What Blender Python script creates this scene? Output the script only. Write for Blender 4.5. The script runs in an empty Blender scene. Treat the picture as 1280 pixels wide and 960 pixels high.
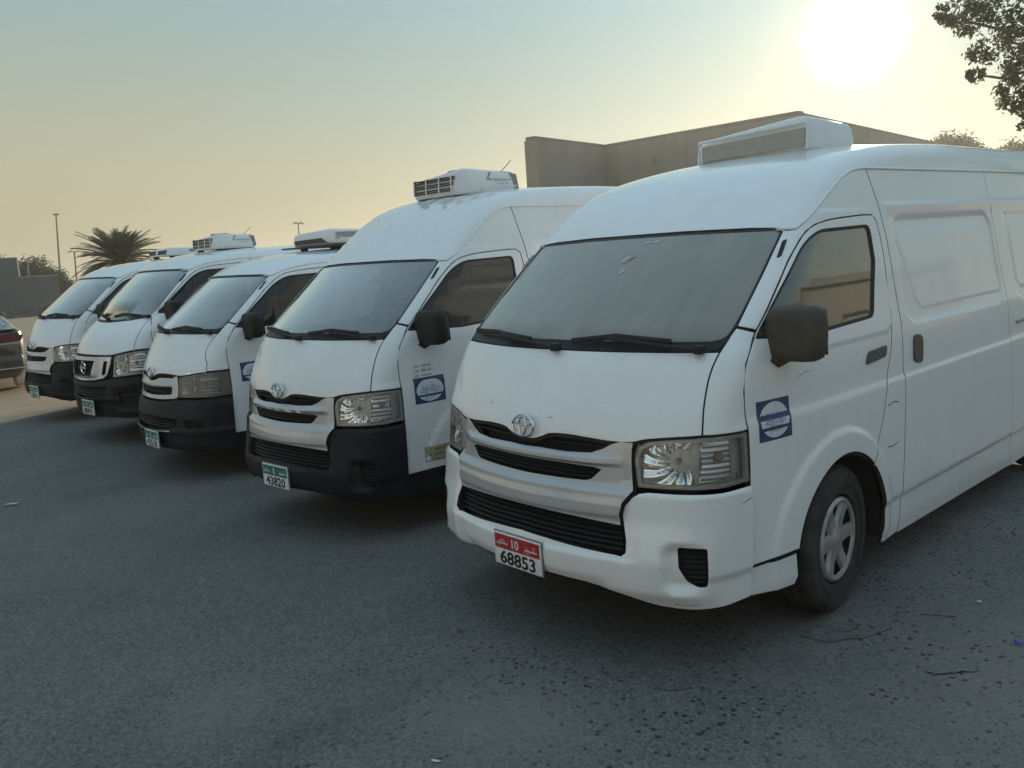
import bpy, bmesh, math, random
import numpy as np
from mathutils import Vector, Matrix
from mathutils.geometry import delaunay_2d_cdt
random.seed(7); np.random.seed(7)
SC = bpy.context.scene
COL = SC.collection
# ------------------------------------------------------------------ camera
cam_d = bpy.data.cameras.new('camera'); cam = bpy.data.objects.new('camera', cam_d); COL.objects.link(cam)
CF = Vector((-0.73823692, 0.65638518, -0.15545014)); CR = Vector((0.67084591, 0.73852059, -0.06747662)); CU = Vector((-0.07051247, 0.15409682, 0.98553648))
CP = Vector((2.74765477, -2.42217892, 1.76480831))
cam.matrix_world = Matrix(((CR.x, CU.x, -CF.x, CP.x), (CR.y, CU.y, -CF.y, CP.y), (CR.z, CU.z, -CF.z, CP.z), (0, 0, 0, 1)))
cam_d.sensor_width = 36; cam_d.lens = 36 * 1055.0 / 1280; cam_d.clip_start = .05; cam_d.clip_end = 3000
SC.camera = cam
# ------------------------------------------------------------------ sky, sun, exposure
SUN = Vector((-0.42827675, 0.88185757, 0.19724669)).normalized()
EL = math.asin(SUN.z); AZ = math.atan2(SUN.x, SUN.y)
world = bpy.data.worlds.new('World'); SC.world = world; world.use_nodes = True
wn = world.node_tree; wn.nodes.clear()
def wnode(t, **k):
    n = wn.nodes.new(t)
    for a, b in k.items(): setattr(n, a, b)
    return n
def wmath(op, a, b=None, clamp=False):
    n = wnode('ShaderNodeMath', operation=op, use_clamp=clamp)
    for i, v in enumerate((a, b)):
        if v is None: continue
        if isinstance(v, (int, float)): n.inputs[i].default_value = v
        else: wn.links.new(v, n.inputs[i])
    return n.outputs[0]
tc = wnode('ShaderNodeTexCoord')
nrm = wnode('ShaderNodeVectorMath', operation='NORMALIZE'); wn.links.new(tc.outputs['Generated'], nrm.inputs[0])
dirv = nrm.outputs[0]
dot = wnode('ShaderNodeVectorMath', operation='DOT_PRODUCT'); wn.links.new(dirv, dot.inputs[0]); dot.inputs[1].default_value = SUN
sep = wnode('ShaderNodeSeparateXYZ'); wn.links.new(dirv, sep.inputs[0])
sky = wnode('ShaderNodeTexSky', sky_type='NISHITA'); sky.sun_disc = False
sky.sun_elevation = EL; sky.sun_rotation = AZ; sky.altitude = 0; sky.air_density = 1.0; sky.dust_density = 1.6; sky.ozone_density = 1.2
# dusty air: the scattered haze veils the clear sky, dense and tan at the horizon, thin and blue higher up
UPT = (Vector((0, 0, 1)) + CR * .0675).normalized()      # the yard slopes a little: plumb line of the sky against the yard's own normal
hgt = wnode('ShaderNodeVectorMath', operation='DOT_PRODUCT'); wn.links.new(dirv, hgt.inputs[0]); hgt.inputs[1].default_value = UPT
ramp = wnode('ShaderNodeValToRGB'); wn.links.new(hgt.outputs['Value'], ramp.inputs[0])
cr = ramp.color_ramp; cr.interpolation = 'B_SPLINE'
for i, (p, c) in enumerate(((0.0, (.52, .46, .29)), (.07, (.53, .49, .33)), (.15, (.45, .485, .375)), (.26, (.31, .445, .455)), (.42, (.32, .49, .57)), (.7, (.41, .60, .74)), (1.0, (.43, .65, .83)))):
    e = cr.elements[i] if i < 2 else cr.elements.new(p)
    e.position = p; e.color = (*c, 1)
SKY_GAIN = .93
def vscale(col, f):
    n = wnode('ShaderNodeVectorMath', operation='SCALE'); wn.links.new(col, n.inputs[0])
    if isinstance(f, (int, float)): n.inputs['Scale'].default_value = f
    else: wn.links.new(f, n.inputs['Scale'])
    return n.outputs[0]
def vadd(a, b):
    n = wnode('ShaderNodeVectorMath', operation='ADD'); wn.links.new(a, n.inputs[0]); wn.links.new(b, n.inputs[1]); return n.outputs[0]
ang = wmath('ARCCOSINE', wmath('MINIMUM', dot.outputs['Value'], 1.0))
def gl(width, p=1.0):
    q = wmath('DIVIDE', ang, width)
    if p != 1.0: q = wmath('POWER', q, p)
    return wmath('EXPONENT', wmath('MULTIPLY', q, -1.0))
def const(c):
    n = wnode('ShaderNodeCombineXYZ')
    for i in range(3): n.inputs[i].default_value = c[i]
    return n.outputs[0]
aure = vadd(vadd(vscale(const((.05, .13, .16)), gl(.42, 1.6)), vscale(const((.50, .40, .18)), gl(.062, 1.5))), vscale(const((30, 26, 17)), gl(.033, 3.6)))
col = vadd(vadd(vscale(ramp.outputs[0], SKY_GAIN * 10), vscale(sky.outputs[0], .06)), vscale(aure, 10))
bg = wnode('ShaderNodeBackground'); wn.links.new(col, bg.inputs[0]); bg.inputs[1].default_value = .10
wo = wnode('ShaderNodeOutputWorld'); wn.links.new(bg.outputs[0], wo.inputs[0])
sl = bpy.data.lights.new('sun', 'SUN'); sl.energy = 5.0; sl.angle = math.radians(.53); sl.color = (1, .86, .66)
so = bpy.data.objects.new('sun', sl); COL.objects.link(so); so.rotation_euler = (-SUN).to_track_quat('-Z', 'Y').to_euler()
so.location = (0, 30, 20)
SC.view_settings.view_transform = 'Standard'; SC.view_settings.look = 'None'; SC.view_settings.exposure = 0.0; SC.view_settings.gamma = 1
SC.render.engine = 'CYCLES'; SC.cycles.max_bounces = 8; SC.cycles.transparent_max_bounces = 24
# ------------------------------------------------------------------ materials
class N:
    def __init__(s, name):
        s.m = bpy.data.materials.new(name); s.m.use_nodes = True; s.t = s.m.node_tree; s.t.nodes.clear()
        s.out = s.t.nodes.new('ShaderNodeOutputMaterial')
    def n(s, t, ins=None, **k):
        q = s.t.nodes.new(t)
        for a, b in k.items(): setattr(q, a, b)
        for a, b in (ins or {}).items():
            if isinstance(b, bpy.types.NodeSocket): s.t.links.new(b, q.inputs[a])
            else:
                if isinstance(b, tuple) and len(b) == 3 and q.inputs[a].type == 'RGBA': b = (*b, 1)
                q.inputs[a].default_value = b
        return q
    def co(s, kind='Object'): return s.n('ShaderNodeTexCoord').outputs[kind]
    def noise(s, vec, scale, detail=4, rough=.55, dim='3D'):
        return s.n('ShaderNodeTexNoise', {'Vector': vec, 'Scale': scale, 'Detail': detail, 'Roughness': rough}).outputs['Fac']
    def ramp(s, f, stops, interp='LINEAR'):
        r = s.n('ShaderNodeValToRGB', {0: f}); c = r.color_ramp; c.interpolation = interp
        for i, (p, q) in enumerate(stops):
            e = c.elements[i] if i < 2 else c.elements.new(p)
            e.position = p; e.color = (q, q, q, 1) if isinstance(q, (int, float)) else (*q, 1)
        return r.outputs[0]
    def mix(s, f, a, b):
        r = s.n('ShaderNodeMix', data_type='RGBA')
        for i, v in ((0, f), (6, a), (7, b)):
            if isinstance(v, bpy.types.NodeSocket): s.t.links.new(v, r.inputs[i])
            else: r.inputs[i].default_value = (*v, 1) if isinstance(v, tuple) else v
        return r.outputs[2]
    def math(s, op, a, b=0.0, clamp=False):
        r = s.n('ShaderNodeMath', {0: a, 1: b}, operation=op, use_clamp=clamp); return r.outputs[0]
    def mapv(s, vec, sc=(1, 1, 1), rot=(0, 0, 0)):
        return s.n('ShaderNodeMapping', {'Vector': vec, 'Scale': sc, 'Rotation': rot}).outputs[0]
    def bump(s, h, strength=.3, dist=.01, normal=None):
        i = {'Height': h, 'Strength': strength, 'Distance': dist}
        if normal is not None: i['Normal'] = normal
        return s.n('ShaderNodeBump', i).outputs[0]
    def pbr(s, color, rough=.5, metal=0.0, normal=None, **k):
        i = {'Base Color': color, 'Roughness': rough, 'Metallic': metal}
        if normal is not None: i['Normal'] = normal
        i.update(k)
        return s.n('ShaderNodeBsdfPrincipled', i).outputs[0]
    def done(s, sh):
        s.t.links.new(sh, s.out.inputs[0]); return s.m
def simple(name, c, rough=.5, metal=0.0, var=.12, scale=20, **k):
    m = N(name); n = m.noise(m.co(), scale)
    f = m.ramp(n, ((.3, 0.0), (.7, 1.0)))
    col = m.mix(f, tuple(v * (1 - var) for v in c), tuple(min(1, v * (1 + var)) for v in c))
    return m.done(m.pbr(col, m.math('ADD', rough - .05, m.math('MULTIPLY', n, .1)), metal, **k))
def paint(name, base, dirt=(.52, .50, .45), amount=.35, coat=.9, rough=.36, metal=0.0):
    # sprayed car paint under a thin uneven film of road dust, heavier towards the sills, with streaks and specks
    m = N(name); o = m.co()
    n1 = m.noise(o, 2.3, 6, .65); n2 = m.noise(o, 38, 3, .6); st = m.noise(m.mapv(o, (26, 9, .9)), 1.0, 4, .6)
    f = m.math('MULTIPLY', m.ramp(n1, ((.38, 0.0), (.72, 1.0))), m.ramp(n2, ((.25, .55), (.75, 1.0))))
    f = m.math('ADD', m.math('MULTIPLY', f, .55), m.math('MULTIPLY', m.ramp(st, ((.50, 0.0), (.72, 1.0))), .35))
    z = m.n('ShaderNodeSeparateXYZ', {0: o}).outputs[2]
    lo = m.ramp(z, ((.25, 1.0), (.62, .0)))
    f = m.math('ADD', f, m.math('MULTIPLY', m.math('MULTIPLY', lo, m.ramp(n1, ((.25, .2), (.65, 1.0)))), .9))
    f = m.math('MULTIPLY', f, amount, True)
    sp = m.ramp(m.noise(o, 70, 2, .5), ((.735, 0.0), (.76, 1.0)))
    c = m.mix(f, base, dirt); c = m.mix(m.math('MULTIPLY', sp, .35), c, (.22, .20, .17))
    r = m.math('ADD', rough, m.math('MULTIPLY', f, .5), True)
    b = m.bump(m.noise(o, 3.2, 2, .4), .05, .02)
    cr_ = m.math('ADD', .035, m.math('MULTIPLY', f, .35))
    return m.done(m.pbr(c, r, metal, b, **{'Coat Weight': coat, 'Coat Roughness': cr_, 'Specular IOR Level': .5}))
def glass(name, tint, dust=.06, dustc=(.55, .50, .42), ior=1.52, rough=.015, k=1.3, even=False):
    m = N(name); o = m.co()
    fr = m.n('ShaderNodeFresnel', {'IOR': ior}).outputs[0]
    tr = m.n('ShaderNodeBsdfTransparent', {0: tint}).outputs[0]
    g = m.n('ShaderNodeBsdfGlossy', {'Color': (1, 1, 1), 'Roughness': rough}).outputs[0]
    s1 = m.n('ShaderNodeMixShader', {0: m.math('MULTIPLY', fr, k, True), 1: tr, 2: g}).outputs[0]
    d = m.n('ShaderNodeBsdfDiffuse', {'Color': dustc}).outputs[0]
    n = m.noise(o, 2.2, 3, .5); n2 = m.noise(m.mapv(o, (14, 4, 1.2)), 1.0, 2, .4)
    f = m.math('MULTIPLY', m.math('ADD', m.ramp(n, ((.2, .75), (.8, 1.15)) if even else ((.2, .35), (.8, 1.6))), m.math('MULTIPLY', n2, .5)), dust, True)
    return m.done(m.n('ShaderNodeMixShader', {0: f, 1: s1, 2: d}).outputs[0])
MT = {}
MT['white'] = paint('white_paint', (.80, .81, .82), amount=.24)
MT['white_b'] = paint('white_paint_dusty', (.78, .79, .80), amount=.34)
MT['black_plastic'] = simple('black_plastic', (.013, .015, .018), .55, var=.3, scale=9, **{'Specular IOR Level': .22})
MT['black'] = simple('black_rubber', (.012, .012, .013), .7)
MT['mesh_black'] = simple('grille_black', (.012, .013, .014), .45, **{'Specular IOR Level': .3})
MT['silver'] = paint('silver_paint', (.46, .47, .49), amount=.16, coat=.6, rough=.30, metal=.35)
MT['grey_trim'] = simple('grey_trim', (.20, .20, .20), .35)
MT['chrome'] = simple('chrome', (.60, .61, .63), .10, 1.0, var=.05)
MT['interior'] = simple('cabin_grey', (.19, .19, .18), .8)
MT['interior_light'] = simple('cabin_lining', (.42, .41, .38), .85)
MT['seat'] = simple('seat_cloth', (.10, .10, .11), .9)
MT['tyre'] = None
# ---------------------------------------------------------------- body shape (signed field)
import numpy as np
def pchip(xs, ys):
    xs = np.array(xs, float); ys = np.array(ys, float)
    h = np.diff(xs); d = np.diff(ys) / h
    m = np.zeros_like(xs)
    for i in range(1, len(xs) - 1):
        if d[i-1] * d[i] > 0:
            w1 = 2 * h[i] + h[i-1]; w2 = h[i] + 2 * h[i-1]
            m[i] = (w1 + w2) / (w1 / d[i-1] + w2 / d[i])
    m[0] = d[0]; m[-1] = d[-1]
    def f(x):
        x = np.asarray(x, float)
        i = np.clip(np.searchsorted(xs, x) - 1, 0, len(xs) - 2)
        t = (x - xs[i]) / h[i]
        tc = np.clip(t, 0, 1)
        t2 = tc * tc; t3 = t2 * tc
        v = (2*t3 - 3*t2 + 1) * ys[i] + (t3 - 2*t2 + tc) * h[i] * m[i] + (-2*t3 + 3*t2) * ys[i+1] + (t3 - t2) * h[i] * m[i+1]
        return v + np.where(t < 0, t * h[i] * m[i], 0) + np.where(t > 1, (t - 1) * h[i] * m[i+1], 0)
    return f
def sstep(a, b, x):
    t = np.clip((x - a) / (b - a), 0, 1)
    return t * t * (3 - 2 * t)
def smax(a, b, k):
    h = np.maximum(k - np.abs(a - b), 0) / k
    return np.maximum(a, b) + h * h * k * .25
def rbox(y, z, y0, y1, z0, z1, r):
    # signed distance to a rounded rectangle, negative inside
    cy, cz = (y0 + y1) / 2, (z0 + z1) / 2
    qy = np.abs(y - cy) - (y1 - y0) / 2 + r; qz = np.abs(z - cz) - (z1 - z0) / 2 + r
    return np.hypot(np.maximum(qy, 0), np.maximum(qz, 0)) + np.minimum(np.maximum(qy, qz), 0) - r

class Shape:
    WY, WZ, WR = 1.115, .345, .405          # front wheel centre and arch radius
    def __init__(s, front='facelift', roof='high', length=5.2):
        s.front, s.roof, s.length = front, roof, length
        if front == 'urvan':
            fp = [(.20, .09), (.30, .03), (.38, .01), (.55, .0), (.66, .015), (.72, .03), (.82, .045), (.95, .075), (1.02, .105), (1.10, .15), (1.18, .215), (1.25, .30), (1.30, .37), (1.34, .42)]
            s.ws = ((.30, 1.30), (.92, 1.83))
        elif front == 'old':
            fp = [(.20, .09), (.30, .03), (.36, .005), (.46, .0), (.58, .01), (.66, .03), (.72, .045), (.80, .06), (.90, .075), (.98, .09), (1.05, .12), (1.15, .175), (1.24, .225), (1.30, .26), (1.34, .29)]
            s.ws = ((.245, 1.31), (.87, 1.80))
        else:
            fp = [(.20, .10), (.30, .045), (.36, .008), (.46, .0), (.56, .02), (.64, .04), (.72, .05), (.80, .06), (.90, .072), (.98, .088), (1.05, .115), (1.15, .165), (1.24, .215), (1.30, .255), (1.34, .29)]
            s.ws = ((.245, 1.31), (.87, 1.80))
        s.F = pchip(*zip(*fp))
        s.W = pchip(*zip(*[(.10, .915), (.20, .93), (.30, .942), (.400, .944), (.425, .956), (.60, .955), (.85, .955), (1.005, .952), (1.028, .9435), (1.15, .938), (1.27, .927), (1.36, .908), (1.6, .866), (1.8, .830), (2.05, .780), (2.4, .70)]))
        if roof == 'high':
            s.G = pchip(*zip(*[(.0, 1.28), (.80, 1.775), (.90, 1.835), (1.10, 1.965), (1.42, 2.10), (1.8, 2.185), (2.3, 2.232), (3.0, 2.25), (6, 2.25)]))
        elif roof == 'high2':
            s.G = pchip(*zip(*[(.0, 1.28), (.80, 1.775), (.90, 1.842), (1.10, 2.0), (1.42, 2.18), (1.8, 2.275), (2.3, 2.315), (3.0, 2.33), (6, 2.33)]))
        else:
            s.G = pchip(*zip(*[(.0, 1.60), (.70, 1.775), (.90, 1.845), (1.15, 1.915), (1.5, 1.972), (2.0, 2.0), (3.0, 2.01), (6, 2.01)]))
    def sidedisp(s, y, z):
        d = 0.0
        r = np.hypot(y - s.WY, z - s.WZ)
        d = d + .014 * sstep(.545, .505, r) * sstep(.15, .3, z)
        rw = np.hypot(y - s.WY - 3.11, z - s.WZ)
        d = d + .014 * sstep(.545, .505, rw) * sstep(.15, .3, z)
        if s.roof != 'low':
            # pressed panels behind the front door
            for a, b in ((1.88, 3.24), (3.44, 4.9)):
                o = rbox(y, z, a + .02, b, 1.27, 1.80, .10)
                d = d - .011 * sstep(.012, -.012, o)
                yy = y - (1.55 - z) * .35 * (1 if a < 3 else 0)
                q = rbox(yy, z, a + .11, b - .06, 1.325, 1.735, .07)
                d = d + .005 * sstep(.012, -.012, q)
            d = d + .010 * sstep(1.885, 1.868, z) * sstep(1.80, 1.9, y) * sstep(1.80, 1.87, z)
        # rim pressed round the door window
        o = rbox(y - (z - 1.36) * 0, z, .62, 1.72, 1.27, 1.84, .09)
        d = d + .006 * sstep(.02, -.0, o) * sstep(.5, .9, y)
        return d
    def f(s, P):
        x, y, z = P[..., 0], P[..., 1], P[..., 2]
        ax = np.abs(x)
        (y0, z0), (y1, z1) = s.ws
        k = (y1 - y0) / (z1 - z0)
        yf = s.F(np.minimum(z, 1.34))
        yw = y0 + (z - z0) * k
        bow = .29 - .03 * sstep(1.3, 1.8, z)
        low = (yf + bow * ax**2 - y) / 1.05
        scr = (yw + bow * ax**2 - y) / np.sqrt(1 + k * k)
        fr = smax(low, scr, .03)
        W = s.W(np.clip(z, .1, 2.4)) + s.sidedisp(y, z)
        W = W - .062 * (np.clip((1.0 - y) / .55, 0, 1.6))**2 + 0 * z
        sd = ax - W
        g = s.G(np.clip(y, 0, 6))
        g = g - .062 * ax**2 - .05 * ax**4
        ro = (z - g) * .9
        bk = y - s.length
        a = smax(fr, sd, .10)
        a = smax(a, ro, .085 if s.roof != 'low' else .10)
        return smax(a, bk, .15)
    def grad(s, P, disp=None):
        e = .0015
        g = np.zeros_like(P)
        for i in range(3):
            d = np.zeros(3); d[i] = e
            A, B = P + d, P - d
            fa, fb = s.f(A), s.f(B)
            if disp is not None: fa = fa - disp(A); fb = fb - disp(B)
            g[..., i] = fa - fb
        n = np.linalg.norm(g, axis=-1, keepdims=True)
        return g / np.maximum(n, 1e-9)
    def raise_(s, uv, chart, disp=None, off=0.0):
        # uv: (n,2) chart coordinates -> points on the surface f - disp = off
        uv = np.asarray(uv, float).reshape(-1, 2)
        n = len(uv); S2 = math.sqrt(.5)
        if chart == 'F': mk = lambda t: np.stack([uv[:, 0], -t, uv[:, 1]], -1); lo, hi = -2.6, .4
        elif chart == 'S': mk = lambda t: np.stack([t, uv[:, 0], uv[:, 1]], -1); lo, hi = .2, 1.4
        elif chart == 'T': mk = lambda t: np.stack([uv[:, 0], uv[:, 1], t], -1); lo, hi = 1.2, 2.8
        elif chart == 'D': mk = lambda t: np.stack([(uv[:, 0] + t) * S2, (uv[:, 0] - t) * S2, uv[:, 1]], -1); lo, hi = -1.0, 1.2
        lo = np.full(n, lo); hi = np.full(n, hi)
        def val(t):
            P = mk(t); v = s.f(P) - off
            return v - disp(P) if disp is not None else v
        # march from outside inwards to the first crossing
        ts = np.linspace(0, 1, 26); prev = hi.copy(); found = np.zeros(n, bool); a = lo.copy(); b = hi.copy()
        for q in ts[1:]:
            cur = hi + (lo - hi) * q
            v = val(cur)
            new = (v < 0) & ~found
            a[new] = cur[new]; b[new] = prev[new]; found |= new
            prev = cur
        for _ in range(26):
            m = (a + b) / 2; v = val(m); ins = v < 0
            a = np.where(ins, m, a); b = np.where(ins, b, m)
        return mk((a + b) / 2)
    @staticmethod
    def chart(P, c):
        P = np.asarray(P, float); S2 = math.sqrt(.5)
        if c == 'F': return P[:, [0, 2]]
        if c == 'S': return P[:, [1, 2]]
        if c == 'T': return P[:, [0, 1]]
        return np.stack([(P[:, 0] + P[:, 1]) * S2, P[:, 2]], -1)
# ---------------------------------------------------------------- charts: rays that fix each surface point
def chart_rays(uv, c):
    uv = np.asarray(uv, float).reshape(-1, 2); S2 = math.sqrt(.5); z0 = np.zeros(len(uv)); o1 = np.ones(len(uv))
    u, v = uv[:, 0], uv[:, 1]
    if c == 'F': return np.stack([u, z0, v], -1), np.stack([z0, -o1, z0], -1), -2.6, .4
    if c == 'S': return np.stack([z0, u, v], -1), np.stack([o1, z0, z0], -1), .2, 1.4
    if c == 'D': return np.stack([u * S2, u * S2, v], -1), np.stack([o1 * S2, -o1 * S2, z0], -1), -1.0, 1.2
    if c == 'C':
        p = u / .95; return np.stack([z0, z0 + .95, v], -1), np.stack([np.sin(p), -np.cos(p), z0], -1), .1, 1.35
    if c == 'R':
        t = u / .8; return np.stack([z0, v, z0 + 1.45], -1), np.stack([np.sin(t), z0, np.cos(t)], -1), .15, 1.4
def to_chart(P, c):
    P = np.asarray(P, float); S2 = math.sqrt(.5)
    if c == 'F': return P[:, [0, 2]]
    if c == 'S': return P[:, [1, 2]]
    if c == 'D': return np.stack([(P[:, 0] + P[:, 1]) * S2, P[:, 2]], -1)
    if c == 'C': return np.stack([np.arctan2(P[:, 0], .95 - P[:, 1]) * .95, P[:, 2]], -1)
    if c == 'R': return np.stack([np.arctan2(P[:, 0], P[:, 2] - 1.45) * .8, P[:, 1]], -1)
def raise_uv(sh, uv, c, disp=None, off=0.0):
    O, D, lo, hi = chart_rays(uv, c); n = len(O)
    off = np.broadcast_to(np.asarray(off, float), (n,))
    def val(t):
        P = O + D * t[:, None]; v = sh.f(P) - off
        return v - disp(P) if disp is not None else v
    a = np.full(n, lo); b = np.full(n, hi); prev = b.copy(); found = np.zeros(n, bool)
    for q in np.linspace(0, 1, 28)[1:]:
        cur = np.full(n, hi + (lo - hi) * q); v = val(cur); new = (v < 0) & ~found
        a[new] = cur[new]; b[new] = prev[new]; found |= new; prev = cur
        if found.all(): break
    for _ in range(22):
        m = (a + b) / 2; ins = val(m) < 0
        a = np.where(ins, m, a); b = np.where(ins, b, m)
    return O + D * ((a + b) / 2)[:, None]
def area2(p): return np.sum(p[:, 0] * np.roll(p[:, 1], -1) - np.roll(p[:, 0], -1) * p[:, 1])
def clean(p, e=.0012):
    out = [p[0]]
    for q in p[1:]:
        if np.hypot(*(q - out[-1])) > e: out.append(q)
    if np.hypot(*(out[0] - out[-1])) < e: out.pop()
    return np.array(out)
def inset(p, d):
    # p counter-clockwise; positive d shrinks
    a = np.roll(p, 1, 0); b = np.roll(p, -1, 0)
    e1 = p - a; e2 = b - p
    e1 /= np.linalg.norm(e1, axis=1, keepdims=True); e2 /= np.linalg.norm(e2, axis=1, keepdims=True)
    n1 = np.stack([-e1[:, 1], e1[:, 0]], -1); n2 = np.stack([-e2[:, 1], e2[:, 0]], -1)
    n = n1 + n2; l = np.linalg.norm(n, axis=1, keepdims=True); n = n / np.maximum(l, 1e-6)
    k = np.clip(1 / np.maximum(np.sum(n * n1, 1), .45), 1, 2.2)
    return p + n * (d * k)[:, None]
def inside(pts, poly):
    x, y = pts[:, 0], pts[:, 1]; r = np.zeros(len(pts), bool)
    x1, y1 = poly[:, 0], poly[:, 1]; x2, y2 = np.roll(x1, -1), np.roll(y1, -1)
    for i in range(len(poly)):
        c = (y1[i] > y) != (y2[i] > y)
        if c.any():
            xi = (x2[i] - x1[i]) * (y - y1[i]) / (y2[i] - y1[i] + 1e-30) + x1[i]
            r ^= c & (x < xi)
    return r
def near(pts, polys, d):
    r = np.zeros(len(pts), bool)
    for p in polys:
        for s in range(0, len(p), 64):
            q = p[s:s+64]
            r |= (np.hypot(pts[:, None, 0] - q[None, :, 0], pts[:, None, 1] - q[None, :, 1]) < d).any(1)
    return r
def fillet(pts, rad, n=5):
    pts = [np.array(p, float) for p in pts]; out = []
    for i in range(len(pts)):
        r = rad if isinstance(rad, (int, float)) else rad[i]
        a, b, c = pts[i-1], pts[i], pts[(i+1) % len(pts)]
        if r <= 0: out.append(b); continue
        u = a - b; v = c - b; lu, lv = np.linalg.norm(u), np.linalg.norm(v); r = min(r, lu * .49, lv * .49)
        p0 = b + u / lu * r; p1 = b + v / lv * r
        for k in range(n + 1):
            t = k / n; out.append((1-t)**2 * p0 + 2*t*(1-t) * b + t*t * p1)
    return np.array(out)
def dens(pts, step=.03, curve=False, closed=False):
    pts = [np.array(p, float) for p in pts]
    if closed: pts = pts + [pts[0]]
    out = []
    for i in range(len(pts) - 1):
        n = max(1, int(round(np.linalg.norm(pts[i+1] - pts[i]) / step)))
        p0 = pts[i-1] if i else pts[i]; p3 = pts[i+2] if i + 2 < len(pts) else pts[i+1]
        p1, p2 = pts[i], pts[i+1]
        for j in range(n):
            t = j / n
            out.append(.5 * ((2*p1) + (-p0+p2)*t + (2*p0-5*p1+4*p2-p3)*t*t + (-p0+3*p1-3*p2+p3)*t**3) if curve else p1 + (p2 - p1) * t)
    if not closed: out.append(pts[-1])
    return np.array(out)
def mirror_line(p): # centre -> right   becomes  left -> right
    q = p[::-1] * [-1, 1]
    return np.concatenate([q[:-1], p]) if abs(p[0][0]) < 1e-6 else np.concatenate([q, p])
# ---------------------------------------------------------------- mesh output
def mesh_obj(name, V, F, mats, parent=None, normals=None, mi=None, smooth=True):
    me = bpy.data.meshes.new(name)
    me.from_pydata([tuple(map(float, v)) for v in V], [], [tuple(map(int, f)) for f in F])
    for m in (mats if isinstance(mats, (list, tuple)) else [mats]): me.materials.append(m)
    me.polygons.foreach_set('use_smooth', [smooth] * len(me.polygons))
    if mi is not None: me.polygons.foreach_set('material_index', [int(i) for i in mi])
    if normals is not None: me.normals_split_custom_set_from_vertices([tuple(map(float, n)) for n in normals])
    o = bpy.data.objects.new(name, me); COL.objects.link(o)
    if parent: o.parent = parent
    return o
def both(name, V, F, mats, parent, normals=None, mi=None, smooth=True, sides=(1, -1)):
    out = []
    for s in sides:
        if s == 1: out.append(mesh_obj(name, V, F, mats, parent, normals, mi, smooth))
        else:
            out.append(mesh_obj(name, np.asarray(V) * [-1, 1, 1], [f[::-1] for f in F], mats, parent, None if normals is None else np.asarray(normals) * [-1, 1, 1], mi, smooth))
    return out
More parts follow.
